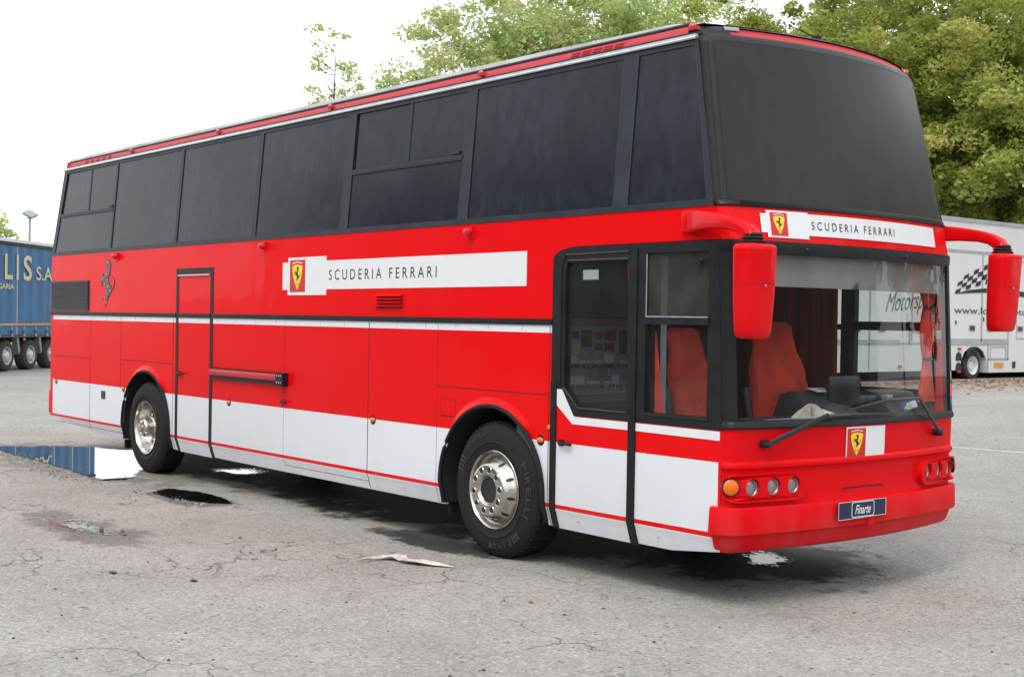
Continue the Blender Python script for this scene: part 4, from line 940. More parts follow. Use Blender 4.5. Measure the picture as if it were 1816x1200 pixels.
# electrical panel on the bulkhead behind the door
b = MB(); b.box((8.0,.40,1.26),(8.02,1.35,1.80)); b.box((8.0,.30,1.80),(8.03,1.45,1.86), 1); b.box((8.0,.38,1.16),(8.02,1.40,1.25), 1); b.box((8.0,.34,.7),(8.05,1.4,1.16), 2)
b.box((8.0,.30,1.88),(8.012,1.30,2.40), 3); b.build('electric_panel', ['panel','fabric','cab','panel2'], BUS) if 'panel2' in M else None
M['panel2'] = mat('partition_blue', (.09, .11, .16), .6)
if True:
    for o in [o for o in BUS.children if o.name.startswith('electric_panel')]: pass
    ep = b.build('electric_panel', ['panel','fabric','cab','panel2'], BUS)
    b = MB(); r2 = random.Random(3)
    for zr in (1.50, 1.335):
        b.box((8.02,.45,zr-.022),(8.045,1.20,zr+.004), 1)
        y = .46
        while y < 1.18:
            w = .016; k = r2.random()
            if k < .8: b.box((8.045,y,zr-.02),(8.052,y+w*.6,zr), 2)
            y += w*1.25
        for (ya, yb, hh) in ((.455,.475,.07),(.52,.585,.06),(.60,.73,.02),(.76,.86,.02),(.88,.98,.07),(1.05,1.12,.02)) if zr > 1.4 else ((.50,.67,.065),(.70,.82,.02),(.88,.94,.02),(.96,1.03,.065)):
            y = ya
            while y < yb: b.box((8.02,y,zr+.01),(8.03,y+.012,zr+.01+hh), 0); y += .017
    for (y0, y1, z0, z1, mi) in ((.46,.52,1.70,1.76,2),(.54,.60,1.70,1.76,2),(.63,.74,1.64,1.77,2),(.77,.85,1.70,1.76,3),(.88,1.0,1.69,1.77,3),(.77,.85,1.61,1.67,3),(.88,.98,1.61,1.67,3),(1.04,1.12,1.58,1.77,2),(.46,.61,1.58,1.66,4),(.66,.68,1.55,1.60,4),(.78,.80,1.40,1.60,4),(.92,.94,1.40,1.46,4)):
        b.box((8.02,y0,z0),(8.03,y1,z1), mi)
    b.build('switch_row', ['whitish','truckgrey','ink','maroon','beige'], ep)
b = MB(); b.box((8.70,.022,2.135),(8.86,.026,2.205)); b.build('paper_sticker', mat('paper_blue', (.50,.62,.64), .6), BUS)
# curtains
def curtain(name, path, z0, z1, wave, amp, mt, parent=BUS, pinch=None, n=46):
    """path: two (x,y) ends; vertical cloth with folds, optional pinch(z)->(centre 0..1, width)"""
    (xa, ya), (xb, yb) = path; d = Vector((xb-xa, yb-ya)); nn = Vector((-d.y, d.x)).normalized(); b = MB()
    def fn(t, z):
        c, w = pinch(z) if pinch else (.5, 1)
        s = c + (t-.5)*w; o_ = amp*math.sin(t*wave*2*PI)*(.6+.4*math.sin(z*3+t*9)) + amp*.4*math.sin(t*wave*5.1)
        p = Vector((xa, ya)) + d*s + nn*o_; return (p.x, p.y, z)
    b.grid(fn, lin(0, 1, n), lin(z0, z1, 26)); o = b.build(name, mt, parent, fix=False)
    return o
def pin(z):
    if z > 1.985: t = (z-1.985)/.13; return (.55, min(1, .32+.6*t))
    if z > 1.60: t = (z-1.60)/.385; return (.5, .30+.42*math.sin(PI*t))
    t = (1.60-z)/.30; return (.5+.08*t, .30+.75*t)
cu = curtain('curtain', ((10.055,2.14),(10.02,2.40)), 1.28, 2.13, 5, .016, 'curtain', pinch=pin)
b = MB(); b.tube([(10.06,2.22,1.985),(10.06,2.30,1.985),(10.02,2.38,1.985)], .014, 6); b.tube([(10.06,2.22,1.60),(10.06,2.30,1.60),(10.02,2.38,1.60)], .014, 6); b.build('tie_band', 'rubber', cu)
curtain('curtain', ((8.2,2.32),(9.20,2.30)), 1.0, 2.36, 9, .022, 'maroon', pinch=lambda z: (.5-.04*(2.36-z)*0, 1.0+.02*(2.36-z)))
curtain('curtain', ((9.385,.06),(9.47,.075)), 1.20, 1.78, 2, .008, 'curtain', pinch=lambda z: (.15+.45*(1.78-z)/.58, .15+.7*(1.78-z)/.58))
curtain('curtain', ((9.955,.10),(9.99,.15)), 1.20, 2.3, 2, .008, 'curtain')
curtain('curtain', ((9.10,.05),(9.20,.05)), 1.78, 2.26, 2, .008, 'curtain', pinch=lambda z: (.55+.3*(2.26-z)/.48, .75-.68*(2.26-z)/.48))
# seats with loose red covers
def seat(cx, cy, zt, w=.52, lean=.20, nm='driver_seat', floor=.64):
    b = MB(); zs = floor+.42
    def shell(t, k):                                         # backrest cross-sections, bottom to head
        s = t; z = zs + (zt-zs)*s; ww = w*(1.12-.45*s) if s < .66 else w*(.823-(s-.66)*1.0) if s < .76 else w*(.72-(s-.76)*.35)
        ww = max(ww, .20); a = 2*PI*k; q = lambda v, e: math.copysign(abs(v)**e, v)
        xx = cx - lean*s - .02; th = .10 - .03*s
        top = 1 if s < .96 else .72
        return (xx + th*q(math.cos(a), .7)*top + .016*math.sin(7*s+5*a) + .008*math.sin(19*s-3*a), cy + ww/2*q(math.sin(a), .6)*top, z)
    b.grid(lambda k, t: shell(t, k), [i/28 for i in range(28)], lin(0, 1, 22), closeu=True)
    b.add([shell(1, i/28) for i in range(28)], [tuple(range(28))])
    s0 = b.build(nm, 'seat', BUS)
    b = MB(); b.box((cx-.10, cy-w/2, zs-.12), (cx+.42, cy+w/2, zs+.04)); b.build('seat_cushion', 'seat', s0, bevel=.04)
    b = MB(); b.box((cx-.05, cy-.15, floor), (cx+.30, cy+.15, zs-.12)); b.tube([(cx-.05,cy-w/2-.04,zs+.0),(cx-.12,cy-w/2-.04,zs+.30)], .025, 8); b.build('seat_base', 'dash', s0)
seat(9.22, 1.68, 1.86, .62, .16); seat(9.00, .95, 1.80, .42, .18, 'courier_seat')
b = MB(); b.tube([(9.24,.30,.64),(9.24,.30,2.3)], .022, 10); b.build('grab_pole', 'truckgrey', BUS)
# dashboard
b = MB()
b.prism([[(9.55,1.0),(9.62,1.16),(9.75,1.20),(10.02,1.185),(10.02,.9),(9.55,.9)]], lambda x, z, y: (x, y, z), .30, 2.36)
b.prism([[(9.60,1.15),(9.66,1.34),(9.74,1.365),(9.86,1.345),(10.0,1.19),(9.8,1.10)]], lambda x, z, y: (x, y, z), 1.93, 2.38)
b.prism([[(9.50,1.1),(9.60,1.34),(9.68,1.365),(9.74,1.36),(9.95,1.19),(9.8,1.10)]], lambda x, z, y: (x, y, z), 1.12, 1.62)
ds = b.build('dashboard', 'dash', BUS, bevel=.012)
b = MB(); rt = Matrix.Rotation(math.radians(-14), 3, 'Z'); b.box((9.82,1.40,1.20),(9.86,1.68,1.475), rot=rt); b.box((9.75,1.60,1.20),(9.90,1.84,1.33), rot=rt); b.build('monitor', 'blackgloss', ds, bevel=.008)
b = MB()
wc = Vector((9.45,1.92,1.33)); e1 = Vector((0,1,0)); e2 = Vector((.92,0,.38)).normalized(); nrm = e1.cross(e2)
b.tube([wc + (e1*math.cos(a)*.22 + nrm.cross(e1)*math.sin(a)*.22) for a in lin(0, 2*PI, 33)], .014, 8); b.tube([wc - e1*.21, wc, wc + e1*.21], .014, 6); b.tube([wc, (9.75,1.95,1.22)], .03, 8)
b.build('steering_wheel', 'dash', ds)
b = MB(); bl = ucut(-.90, .915); b.grid(lambda u, z: FP(u, z, -.05-.006*math.sin(u*22)), bl, [2.085, 2.15, 2.25, 2.34]); b.grid(lambda u, k: FP(u, 2.085, -.05-.012*math.cos(k)), bl, lin(0, 2*PI, 7)); b.build('sun_blind', 'fabric', BUS, fix=False)
# visitor card and stickers on the glass
b = MB()
F0 = lambda y, z, d: FP(uy(y, z), z, -.010-d)
b.prism([[(1.635,1.305),(1.86,1.335),(1.90,1.262),(1.70,1.240)]], F0, 0, .003, 0); b.prism([[(1.72,1.30),(1.85,1.317),(1.885,1.272),(1.74,1.252)]], F0, -.0006, .0, 1); b.prism([[(1.70,1.255),(1.80,1.266),(1.79,1.285),(1.70,1.275)]], F0, -.0012, -.0006, 2)
b.build('parking_card', ['bluep','whitish','greenp'], BUS)
b = MB(); F1 = lambda y, z, d: FP(uy(y, z), z, .006+d)
b.prism([[(2.412,1.325),(2.437,1.325),(2.437,1.415),(2.430,1.425),(2.418,1.425),(2.412,1.41)]], F1, 0, .002, 0); b.prism([[(2.412,1.262),(2.437,1.262),(2.437,1.318),(2.412,1.318)]], F1, 0, .002, 1); b.prism([[(2.425,1.45),(2.434,1.45),(2.434,1.51),(2.425,1.51)]], F1, 0, .002, 2)
b.build('pillar_sticker', ['pink','bluep','beige'], BUS)
b = MB(); rt = Matrix.Rotation(math.radians(12), 3, 'Y'); b.box((9.88,.98,1.232),(9.99,1.25,1.236), rot=rt); b.box((9.70,1.30,1.372),(9.80,1.48,1.376), rot=rt); b.build('paper_sheet', 'whitish', ds)
b = MB(); b.box((10.03,.45,1.20),(10.07,1.25,1.212)); b.box((9.88,1.95,1.30),(9.93,2.02,1.335)); b.build('dash_trim', 'truckgrey', ds)
# crumpled cloth on the dashboard
b = MB(); r2 = random.Random(5)
def cl(u, v):
    r_ = 1 + .25*math.sin(3*u+1.3) + .12*math.sin(7*u+v*5); h = .075*(math.cos(v*PI/2)**.8 if v < 1 else 0)*(1+.35*math.sin(5*u)+.3*math.sin(11*u+2))
    return (10.02 + .055*v*r_*math.cos(u), .95 + .17*v*r_*math.sin(u), 1.190 + max(0, h))
b.grid(cl, lin(0, 2*PI, 41)[:-1], [.001,.15,.3,.45,.6,.75,.9,1.0], closeu=True); ob = b.build('crumpled_cloth', 'cloth', None, fix=False)
tag(ob, 'crumpled beige cloth lying on the coach dashboard behind the windscreen', 'cloth')

# ================================================================== BLUE CURTAIN-SIDE TRAILER
TP = Vector((-25.54, 7.22, 0)); TD = Vector((-.700, .714, 0)).normalized(); TN = Vector((TD.y, -TD.x, 0))   # TN points away from the camera side?
if TN.dot(CAM - TP) < 0: TN = -TN
def T(s, z, d=0): q = TP + TD*s + TN*d; return (q.x, q.y, z)
TR = thing('curtain_trailer', 'blue curtain-sided lorry trailer with cream lettering at the left edge', 'trailer', T(-2, 0, -1.2))
E_, W_ = 6.35, -7.5
b = MB(); b.prism([[(W_,1.10),(E_,1.16),(E_,3.93),(W_,3.93)]], lambda s, z, d: T(s, z, d), -2.5, 0); b.build('body', 'truckgrey', TR)
b = MB()                                                        # curtain with slight vertical folds
ss_ = lin(W_+.1, E_-.08, 120)
b.grid(lambda s, z: T(s, z, .012+.012*math.sin(s*9.3)+.006*math.sin(s*23)), ss_, [1.13,1.3,1.45,2.2,3.0,3.90]); cu_ = b.build('side_curtain', 'tarp', TR, fix=False)
b = MB(); b.prism([[(W_,3.90),(E_,3.90),(E_,4.0),(W_,4.0)]], T, -2.5, .05); b.build('top_rail', 'black', TR)
b = MB(); b.prism([[(W_,4.0),(E_,4.0),(E_,4.10),(W_,4.10)]], T, -2.5, .035); b.build('roof', 'truckwhite', TR)
b = MB(); b.prism([[(W_,1.40),(E_-.1,1.44),(E_-.1,1.50),(W_,1.46)]], T, .03, .036); b.build('reflective_stripe', 'orange', TR)
b = MB(); b.prism([[(W_,1.05),(E_,1.05),(E_,1.12),(W_,1.12)]], T, -2.5, .04); b.prism([[(W_,.88),(E_,.88),(E_,1.05),(W_,1.05)]], T, -1.6, -.35, 1); b.build('chassis', ['navy','under'], TR)
for s in [W_+.6+.78*i for i in range(17)]:
    b = MB(); b.prism([[(s-.02,1.14),(s+.02,1.14),(s+.02,1.40),(s-.02,1.40)]], T, .03, .045, 0); b.prism([[(s-.05,1.18),(s+.05,1.20),(s+.05,1.27),(s-.05,1.24)]], T, .035, .055, 1)
    b.prism([[(s-.04,1.08),(s+.06,1.08),(s+.06,1.13),(s-.04,1.13)]], T, .03, .06, 0); b.build('tension_strap', ['strap','navy'], TR)
b = MB()
LT = lambda a, c: T(a, c, .040)
add_text(b, text_fit('L', .50, .78, offset=.02), lambda a, c: LT(-.36+a, 2.84+c)); add_text(b, text_fit('I', .13, .78, offset=.02), lambda a, c: LT(.38+a, 2.84+c)); add_text(b, text_fit('S', .56, .80, offset=.02), lambda a, c: LT(.82+a, 2.83+c))
add_text(b, text_fit('S.A.', 1.25, .45, offset=.012), lambda a, c: LT(1.68+a, 2.87+c)); add_text(b, text_fit('BULGARIA', 1.55, .17, offset=.02), lambda a, c: LT(-1.32+a, 2.54+c))
b.build('lettering', 'cream', TR, smooth=False)
for s in (0, 1.55, 3.0):
    c = Vector(T(s, .49, -.06)); wh = thingless('wheel', c, TR)
    b = MB(); b.lathe([(.28,-.02),(.30,.01),(.40,.02),(.455,.0),(.485,-.04),(.49,-.08),(.49,-.30),(.46,-.33),(.28,-.33)], c, TN, 48); b.build('tyre', 'truckrubber', wh)
    b = MB(); b.lathe([(.285,.0),(.28,.02),(.26,.01),(.24,-.08),(.20,-.05),(.15,-.04),(.13,.02),(.06,.03),(.0001,.03)], c, TN, 40)
    for k in range(10): a = 2*PI*k/10; q = c + (TD*math.cos(a) + Vector((0,0,1))*math.sin(a))*.205 + TN*(-.045); b.lathe([(.028,.001),(.0001,.001)], q, TN, 12, 1)
    b.build('rim', ['alu','ink'], wh)
for s in (.82, 2.30): b = MB(); b.prism([[(s-.10,1.05),(s+.06,1.05),(s+.16,.60),(s+.08,.50)]], T, -.30, -.12); b.build('mudguard_stay', 'lampmetal', TR)
b = MB(); b.sphere(T(.95,.98,.02), .05, 8); b.build('side_marker_lamp', 'amber', TR)
# ================================================================== WHITE RACE TRAILER
WX = -3.4; GZ = .485
WT = thing('race_trailer', 'long white race-team trailer with chequered flag graphic, parked beyond the coach', 'trailer', (WX-1.2, 22, GZ))
def Wp(y, z, d=0): return (WX + d, y, z)
Y0, Y1 = 14.5, 33.0
b = MB(); b.prism([[(Y0,1.42),(Y1,1.42),(Y1,4.66),(Y0,4.66)]], Wp, -2.5, 0)
wy = 24.95
b.prism([[(Y0,.74),(22.62,.74),(22.62,1.42),(Y0,1.42)]], Wp, -2.5, -.002); 
for c0, c1 in ((22.62,23.92),(24.32,25.58)): pass
b.prism([[(23.92,.74),(24.30,.74),(24.34,1.0),(24.50,1.22),(24.75,1.34),(25.15,1.34),(25.40,1.22),(25.55,1.0),(25.60,.66),(Y1,.66),(Y1,1.42),(22.62,1.42),(22.62,1.30),(22.9,1.34),(23.3,1.34),(23.6,1.22),(23.85,1.0)]], Wp, -.5, -.002)
body = b.build('body', 'truckwhite', WT, smooth=False)
b = MB(); b.prism([[(Y0,4.60),(Y1,4.60),(Y1,4.70),(Y0,4.70)]], Wp, -2.5, .02); b.build('roof_rail', 'truckgrey', WT)
b = MB()
def rect(y0, y1, z0, z1, d=.012, mi=0): b.prism([[(y0,z0),(y1,z0),(y1,z1),(y0,z1)]], Wp, 0, d, mi)
rect(19.4,Y1,3.80,3.87); rect(Y0,22.0,3.80,3.87) if False else None
rect(18.9,21.62,1.40,1.52); rect(21.62,22.6,1.42,1.46); rect(22.9,26.55,1.40,1.56); rect(26.55,26.62,1.0,3.80); rect(25.60,26.62,1.0,1.04)
for y in (19.40,20.35,22.10,23.55,25.27,28.0,29.5): rect(y-.035,y+.035,1.50,3.80)
rect(20.35-.02,20.35+.02,.80,1.45); rect(21.98,22.02,1.45,2.0); rect(22.1,23.3,1.86,1.90); rect(22.1,23.3,1.70,1.73); rect(25.58,25.64,.68,1.42)
b.build('panel_trim', 'truckgrey', WT, smooth=False)
b = MB(); b.prism([rrect(25.72,1.02,26.50,1.36,.05), rrect(25.75,1.05,26.47,1.33,.04)], Wp, 0, .008); b.prism([rrect(27.0,1.56,27.9,3.7,.04), rrect(27.03,1.59,27.87,3.67,.04)], Wp, 0, .008); b.build('hatch_outline', 'truckgrey', WT, smooth=False)
def lock(y, z, w=.30, h=.17):
    q = MB(); q.prism([rrect(y-w/2,z-h/2,y+w/2,z+h/2,.02)], Wp, 0, .01, 0); q.prism([rrect(y-w/2+.04,z-h/2+.03,y+w/2-.04,z+h/2-.03,.02)], Wp, .01, .016, 1); q.build('lock_plate', ['truckgrey','blackgloss'], WT, smooth=False)
for y, z in ((24.82,1.84),(25.66,1.83),(19.85,1.78),(20.85,1.78),(28.4,1.84),(29.2,1.84),(27.2,1.84)): lock(y, z)
q = MB()
for y, z in ((24.05,1.98),(25.36,2.08)): q.box((WX,y-.02,z-.05),(WX+.02,y+.02,z+.05))
q.build('catch', 'ink', WT)
# chequered flag swoosh
q = MB()
def chk(u, v):
    y = 23.98 + u; z = 2.72 + .25*u + v*.52*(.75+.42*u/1.9) - .055*u*u*.6 + .0; y += v*.18; return y, z
nU, nV = 11, 4
for i in range(nU):
    for j in range(nV):
        if (i+j) % 2 == 0:
            u0 = 2.6*i/nU; u1 = 2.6*(i+1)/nU; v0 = j/nV; v1 = (j+1)/nV
            P = [chk(u0,v0), chk(u1,v0), chk(u1,v1), chk(u0,v1)]; q.add([Wp(y, z, .012) for y, z in P], [(0,1,2,3)])
sw = [(23.93,2.715+.0),(24.6,2.83),(25.4,2.90),(26.6,2.90),(28.3,2.80),(28.3,2.66),(26.6,2.76),(25.4,2.79),(24.6,2.755)]
q.prism([sw], Wp, .010, .013); q.build('flag_graphic', 'ink', WT, smooth=False)
q = MB(); add_text(q, text_fit('www.logicomotorsport', 4.9, .24, offset=.004), lambda a, c: Wp(23.96+a, 2.155+c, .012))
mt = text_fit('Motorsport', 2.25, .60, shear=.55, offset=-.006); add_text(q, mt, lambda a, c: Wp(20.98+a, 2.05+c+.08*a, .012)); q.build('lettering', 'lettergrey', WT, smooth=False)
for y in (24.22,):
    q = MB()
    for z in (1.03,.76):
        q.prism([[(y-.13,z-.04),(y+.13,z-.04),(y+.13,z+.08),(y+.09,z+.15),(y,z+.19),(y-.09,z+.15),(y-.13,z+.08)]], Wp, 0, .012)
    q.build('tread_slot', 'ink', WT, smooth=False)
q = MB(); 
for y, z in ((24.22,.645+.06),(21.62,.86),(24.24,1.30)): q.box((WX,y-.07,z-.03),(WX+.03,y+.07,z+.03))
q.build('side_marker_lamp', 'redlens', WT)
q = MB(); q.box((WX,25.92,.80),(WX+.02,26.36,.93)); q.build('warning_sign', 'orange', WT)
q = MB(); q.box((WX,26.84,.78),(WX+.03,26.96,.95)); q.box((WX,27.5,.78),(WX+.03,27.6,.95)); q.build('outlet', 'ink', WT)
q = MB(); q.box((WX-2.3,15,.62),(WX-.6,32.5,.80)); q.box((WX-2.3,18.5,.50),(WX-2.2,32,.9)); q.build('chassis', 'under', WT)
for y in (23.27,24.95,):
    c = Vector((WX-.04, y, GZ+.375)); wh = thingless('wheel', c, WT)
    q = MB(); q.lathe([(.24,-.02),(.26,.01),(.33,.015),(.362,.0),(.375,-.04),(.375,-.22),(.35,-.25),(.24,-.25)], c, (1,0,0), 44); q.build('tyre', 'truckrubber', wh)
    q = MB(); q.lathe([(.245,.0),(.24,.015),(.225,.005),(.21,-.08),(.17,-.13),(.11,-.13),(.10,-.04),(.0001,-.04)], c, (1,0,0), 36)
    for k in range(8): a = 2*PI*k/8; qq = c + Vector((0,math.cos(a),math.sin(a)))*.15 + Vector((-.126,0,0)); q.lathe([(.02,.001),(.0001,.001)], qq, (1,0,0), 10, 1)
    q.build('rim', ['truckwhite','ink'], wh)
    q = MB(); q.tube([Wp(y+.43*math.cos(a), GZ+.40+.43*math.sin(a), .02) for a in lin(.15*PI, .85*PI, 16)], .045, 6); q.build('mudguard', 'under', WT)
# ================================================================== LAMP POST
LP = thing('floodlight_mast', 'distant slim floodlight mast rising above the blue trailer', 'lamp post', (-44.9, 14.46, 0))
b = MB(); b.tube([(-44.9,14.46,0),(-44.9,14.46,6.15)], [.09,.05], 10); b.tube([(-45.0,14.36,6.15),(-44.8,14.56,6.15)], .03, 6); b.build('pole', 'lampmetal', LP)
rt = Matrix.Rotation(math.radians(35), 3, 'Y') @ Matrix.Rotation(math.radians(38), 3, 'Z')
for dx, dy, dz in ((.05,.0,.12),):
    b = MB(); c = (-44.9+dx, 14.46+dy, 6.2+dz); b.box((c[0]-.26,c[1]-.24,c[2]-.06),(c[0]+.26,c[1]+.24,c[2]+.06), rot=rt, c=c); b.build('floodlight', 'lampmetal', LP, bevel=.02)

# ================================================================== HALLS BEHIND THE CAMERA (only seen mirrored in glass and paint)
def hall(name, label, x0, y0, x1, y1, h, n, facing):
    t = thing(name, label, 'building', ((x0+x1)/2, (y0+y1)/2, 0)); b = MB(); b.box((x0,y0,-.2),(x1,y1,h)); b.build('wall', mat(name+'_wall', (.12,.12,.125), .8, noise=(.4,.2,5)), t)
    b = MB(); b.box((x0-.4,y0-.4,h),(x1+.4,y1+.4,h+.35)); b.build('roof', mat(name+'_roof', (.08,.08,.085), .8), t)
    for i in range(n):
        f = (i+.5)/n; b = MB()
        if facing == 'y': x = x0+(x1-x0)*f; b.box((x-2,y1,0),(x+2,y1+.08,4.2))
        else: y = y0+(y1-y0)*f; b.box((x0-.08,y-2,0),(x0,y+2,4.2))
        b.build('gate', mat('gate_grey', (.20,.21,.22), .6) if 'gate_grey' not in bpy.data.materials else bpy.data.materials['gate_grey'], t)
hall('warehouse', 'long dark grey warehouse with roller gates facing the long side of the coach', -70, -62, 60, -40, 9.0, 12, 'y')
hall('storage_shed', 'dark grey storage shed standing apart, nearer the coach than the warehouse', -35, -34, -13, -22, 10.6, 3, 'y')
hall('workshop_hall', 'dark grey workshop hall facing the front of the coach', 58, -25, 80, 75, 9.0, 9, 'x')

# ================================================================== TREES
def leaf_mat(name, c0, c1, c2):
    m = bpy.data.materials.new(name); m.use_nodes = True; t = m.node_tree; b = t.nodes['Principled BSDF']; L = t.links.new
    at = t.nodes.new('ShaderNodeAttribute'); at.attribute_name = 'tone'
    cr = t.nodes.new('ShaderNodeValToRGB'); e = cr.color_ramp.elements; e[0].position = 0; e[0].color = (*c0, 1); e[1].position = 1; e[1].color = (*c2, 1); k = e.new(.5); k.color = (*c1, 1)
    L(at.outputs['Fac'], cr.inputs[0]); L(cr.outputs[0], b.inputs['Base Color']); b.inputs['Roughness'].default_value = .5; b.inputs['Specular IOR Level'].default_value = .3
    tr = t.nodes.new('ShaderNodeBsdfTranslucent'); hs = t.nodes.new('ShaderNodeHueSaturation'); hs.inputs['Value'].default_value = 1.25; L(cr.outputs[0], hs.inputs['Color']); L(hs.outputs[0], tr.inputs[0])
    mx = t.nodes.new('ShaderNodeMixShader'); mx.inputs[0].default_value = .45; L(b.outputs[0], mx.inputs[1]); L(tr.outputs[0], mx.inputs[2])
    o = [q for q in t.nodes if q.type == 'OUTPUT_MATERIAL'][0]; L(mx.outputs[0], o.inputs[0]); return m
LM = {'yellow': leaf_mat('leaf_yellow_green', (.17,.225,.042), (.35,.40,.09), (.54,.52,.17)),
      'pale': leaf_mat('leaf_pale_green', (.30,.41,.12), (.46,.55,.22), (.60,.50,.32)),
      'dark': leaf_mat('leaf_deep_green', (.08,.13,.025), (.14,.21,.035), (.24,.28,.06))}
M['bark'] = mat('bark', (.085,.072,.058), .9, noise=(4, .35, 6), bump=(10, .6, .05))
def tree(name, label, cat, x, y, h, rad, base, kind, nclump, nleaf, lsize, seed, group=None, dens=1.0, gz=0.0, cs=.85, tk=1.0):
    rg = np.random.default_rng(seed); root = thing(name, label, cat, (x, y, gz), group)
    b = MB(); lean = rg.normal(0, .25, 2)
    P = [(x, y, gz-.1), (x+lean[0]*.3, y+lean[1]*.3, gz+base*.6), (x+lean[0], y+lean[1], gz+base+(h-base)*.35), (x+lean[0]*1.3, y+lean[1]*1.3, gz+base+(h-base)*.75)]
    b.tube(P, [.26*h/14*tk, .20*h/14*tk, .12*h/14*tk, .03*tk], 10); cz = gz + base + (h-base)*.48; rz = (h-base)*.55
    limbs = []
    for i in range(16):
        f = rg.uniform(.25, .95); o0 = Vector(P[1]).lerp(Vector(P[3]), f); a = rg.uniform(0, 2*PI); l_ = rad*rg.uniform(.55, .95)*(1.1-.4*f)
        e = o0 + Vector((math.cos(a)*l_, math.sin(a)*l_, l_*rg.uniform(.25, .9))); md = o0.lerp(e, .5) + Vector((0, 0, -.12*l_)); b.tube([o0, md, e], [.07*tk, .045*tk, .012*tk], 6); limbs.append((md, e))
        for j in range(3):
            a2 = a + rg.uniform(-1, 1); s = o0.lerp(e, rg.uniform(.4, .9)); e3 = s + Vector((math.cos(a2), math.sin(a2), rg.uniform(0, .8)))*l_*.45; b.tube([s, e3], [.03*tk, .006*tk], 5); limbs.append((s, e3))
    b.build('trunk', 'bark', root)
    # clump centres: shell-biased in an uneven ellipsoid
    n = nclump; d = rg.normal(size=(n, 3)); d /= np.linalg.norm(d, axis=1)[:, None]; rr = rg.uniform(.25, 1, n)**.45
    lob = 1 + .20*np.sin(3*np.arctan2(d[:,1], d[:,0])+seed) + .16*np.sin(5*d[:,2]*2+seed*2) + rg.normal(0, .07, n)
    C = d*rr[:, None]*lob[:, None]*np.array([rad, rad, rz]); 
    C[:, 2] = np.where(C[:, 2] < 0, C[:, 2]*.85, C[:, 2]); C += np.array([x+lean[0]*.6, y+lean[1]*.6, cz])
    size = rg.uniform(.55, 1.25, n)*cs; tone_c = np.clip(rg.normal(.48, .20, n), 0, 1)
    cnt = rg.poisson(nleaf*dens, n) + 4; idx = np.repeat(np.arange(n), cnt); N = len(idx)
    off = rg.normal(size=(N, 3)); off /= np.linalg.norm(off, axis=1)[:, None]; off *= (rg.uniform(0, 1, N)**.42)[:, None]
    off[:, 2] *= .62; off[:, 2] -= .18*(off[:, 0]**2+off[:, 1]**2)
    pos = C[idx] + off*size[idx][:, None]
    a1 = rg.normal(size=(N, 3)); a1[:, 2] *= .6; a1 /= np.linalg.norm(a1, axis=1)[:, None]; a2 = np.cross(a1, rg.normal(size=(N, 3))); a2 /= np.linalg.norm(a2, axis=1)[:, None]
    s = lsize*rg.uniform(.6, 1.25, N); w = s*rg.uniform(.38, .62, N); bend = np.cross(a1, a2)*(s*.18)[:, None]
    V = np.stack([pos-a1*s[:, None], pos-a2*w[:, None]+bend, pos+a1*s[:, None], pos+a2*w[:, None]+bend], 1).reshape(-1, 3) - np.array([x, y, gz])
    me = bpy.data.meshes.new('crown'); me.vertices.add(4*N); me.vertices.foreach_set('co', V.ravel()); me.loops.add(4*N); me.loops.foreach_set('vertex_index', np.arange(4*N, dtype=np.int32))
    me.polygons.add(N); me.polygons.foreach_set('loop_start', np.arange(0, 4*N, 4, dtype=np.int32)); me.update(calc_edges=True)
    tone = np.clip(tone_c[idx] + rg.normal(0, .13, N), 0, 1); at = me.attributes.new('tone', 'FLOAT', 'FACE'); at.data.foreach_set('value', tone.astype(np.float32))
    me.materials.append(LM[kind]); o = bpy.data.objects.new('crown', me); COL.objects.link(o); o.parent = root
    return root
def ray_xy(px, depth, z=0):
    r = FWD + RGT*((px-908)/2323.7); return CAM.x + r.x*depth, CAM.y + r.y*depth
def T_(name, label, px, depth, h, rad, base, kind, ncl, nl, ls, seed, dens=1.0, cs=.85, tk=1.0):
    x, y = ray_xy(px, depth); return tree(name, label, 'tree', x, y, h, rad, base, kind, ncl, nl, ls, seed, 'trees behind the parked trailers', dens, gh(x, y), cs, tk)
T_('maple_tree', 'full yellow-green tree above the white trailer at the right edge of the photo', 1760, 50, 15.5, 5.2, 2.6, 'yellow', 379, 204, .115, 11)
T_('maple_tree', 'full yellow-green tree directly behind the upper windscreen corner of the coach', 1560, 52, 16.5, 4.9, 2.6, 'yellow', 379, 195, .115, 12)
T_('maple_tree', 'yellow-green tree rising over the front of the coach roof', 1350, 54, 15.6, 4.4, 2.6, 'yellow', 322, 178, .115, 13)
T_('maple_tree', 'dark green tree filling the gap in the upper right corner', 1800, 60, 18.5, 5.2, 3, 'dark', 280, 95, .17, 14)
T_('maple_tree', 'dark green tree standing behind the two yellow-green ones', 1640, 61, 18.5, 5.0, 3, 'dark', 260, 90, .17, 15)
T_('poplar_tree', 'pale thinly leaved brownish tree above the middle of the coach roof', 1170, 60, 18.5, 4.6, 3, 'pale', 340, 100, .12, 16, .95, .85)
T_('poplar_tree', 'pale green tree above the roof, third from the left end of the tree line', 1030, 57, 18.0, 3.9, 3, 'pale', 340, 110, .12, 21, 1.0, .85)
T_('poplar_tree', 'tall pale green tree beside the low one at the left end of the tree line', 915, 55, 16.6, 3.3, 3, 'pale', 320, 110, .12, 17, 1.0, .8)
T_('poplar_tree', 'low pale green tree at the left end of the tree line', 795, 52, 13.9, 2.7, 3, 'pale', 240, 95, .11, 18, .95, .72)
T_('young_tree', 'sparse wispy treetop standing alone in the white sky', 578, 50, 13.3, 1.0, 8.0, 'pale', 46, 30, .095, 19, .8, .36, .3)
T_('young_tree', 'small bush top peeping over the blue trailer at the left edge', -22, 60, 6.3, 1.2, 2, 'pale', 40, 40, .13, 20, 1, .5)

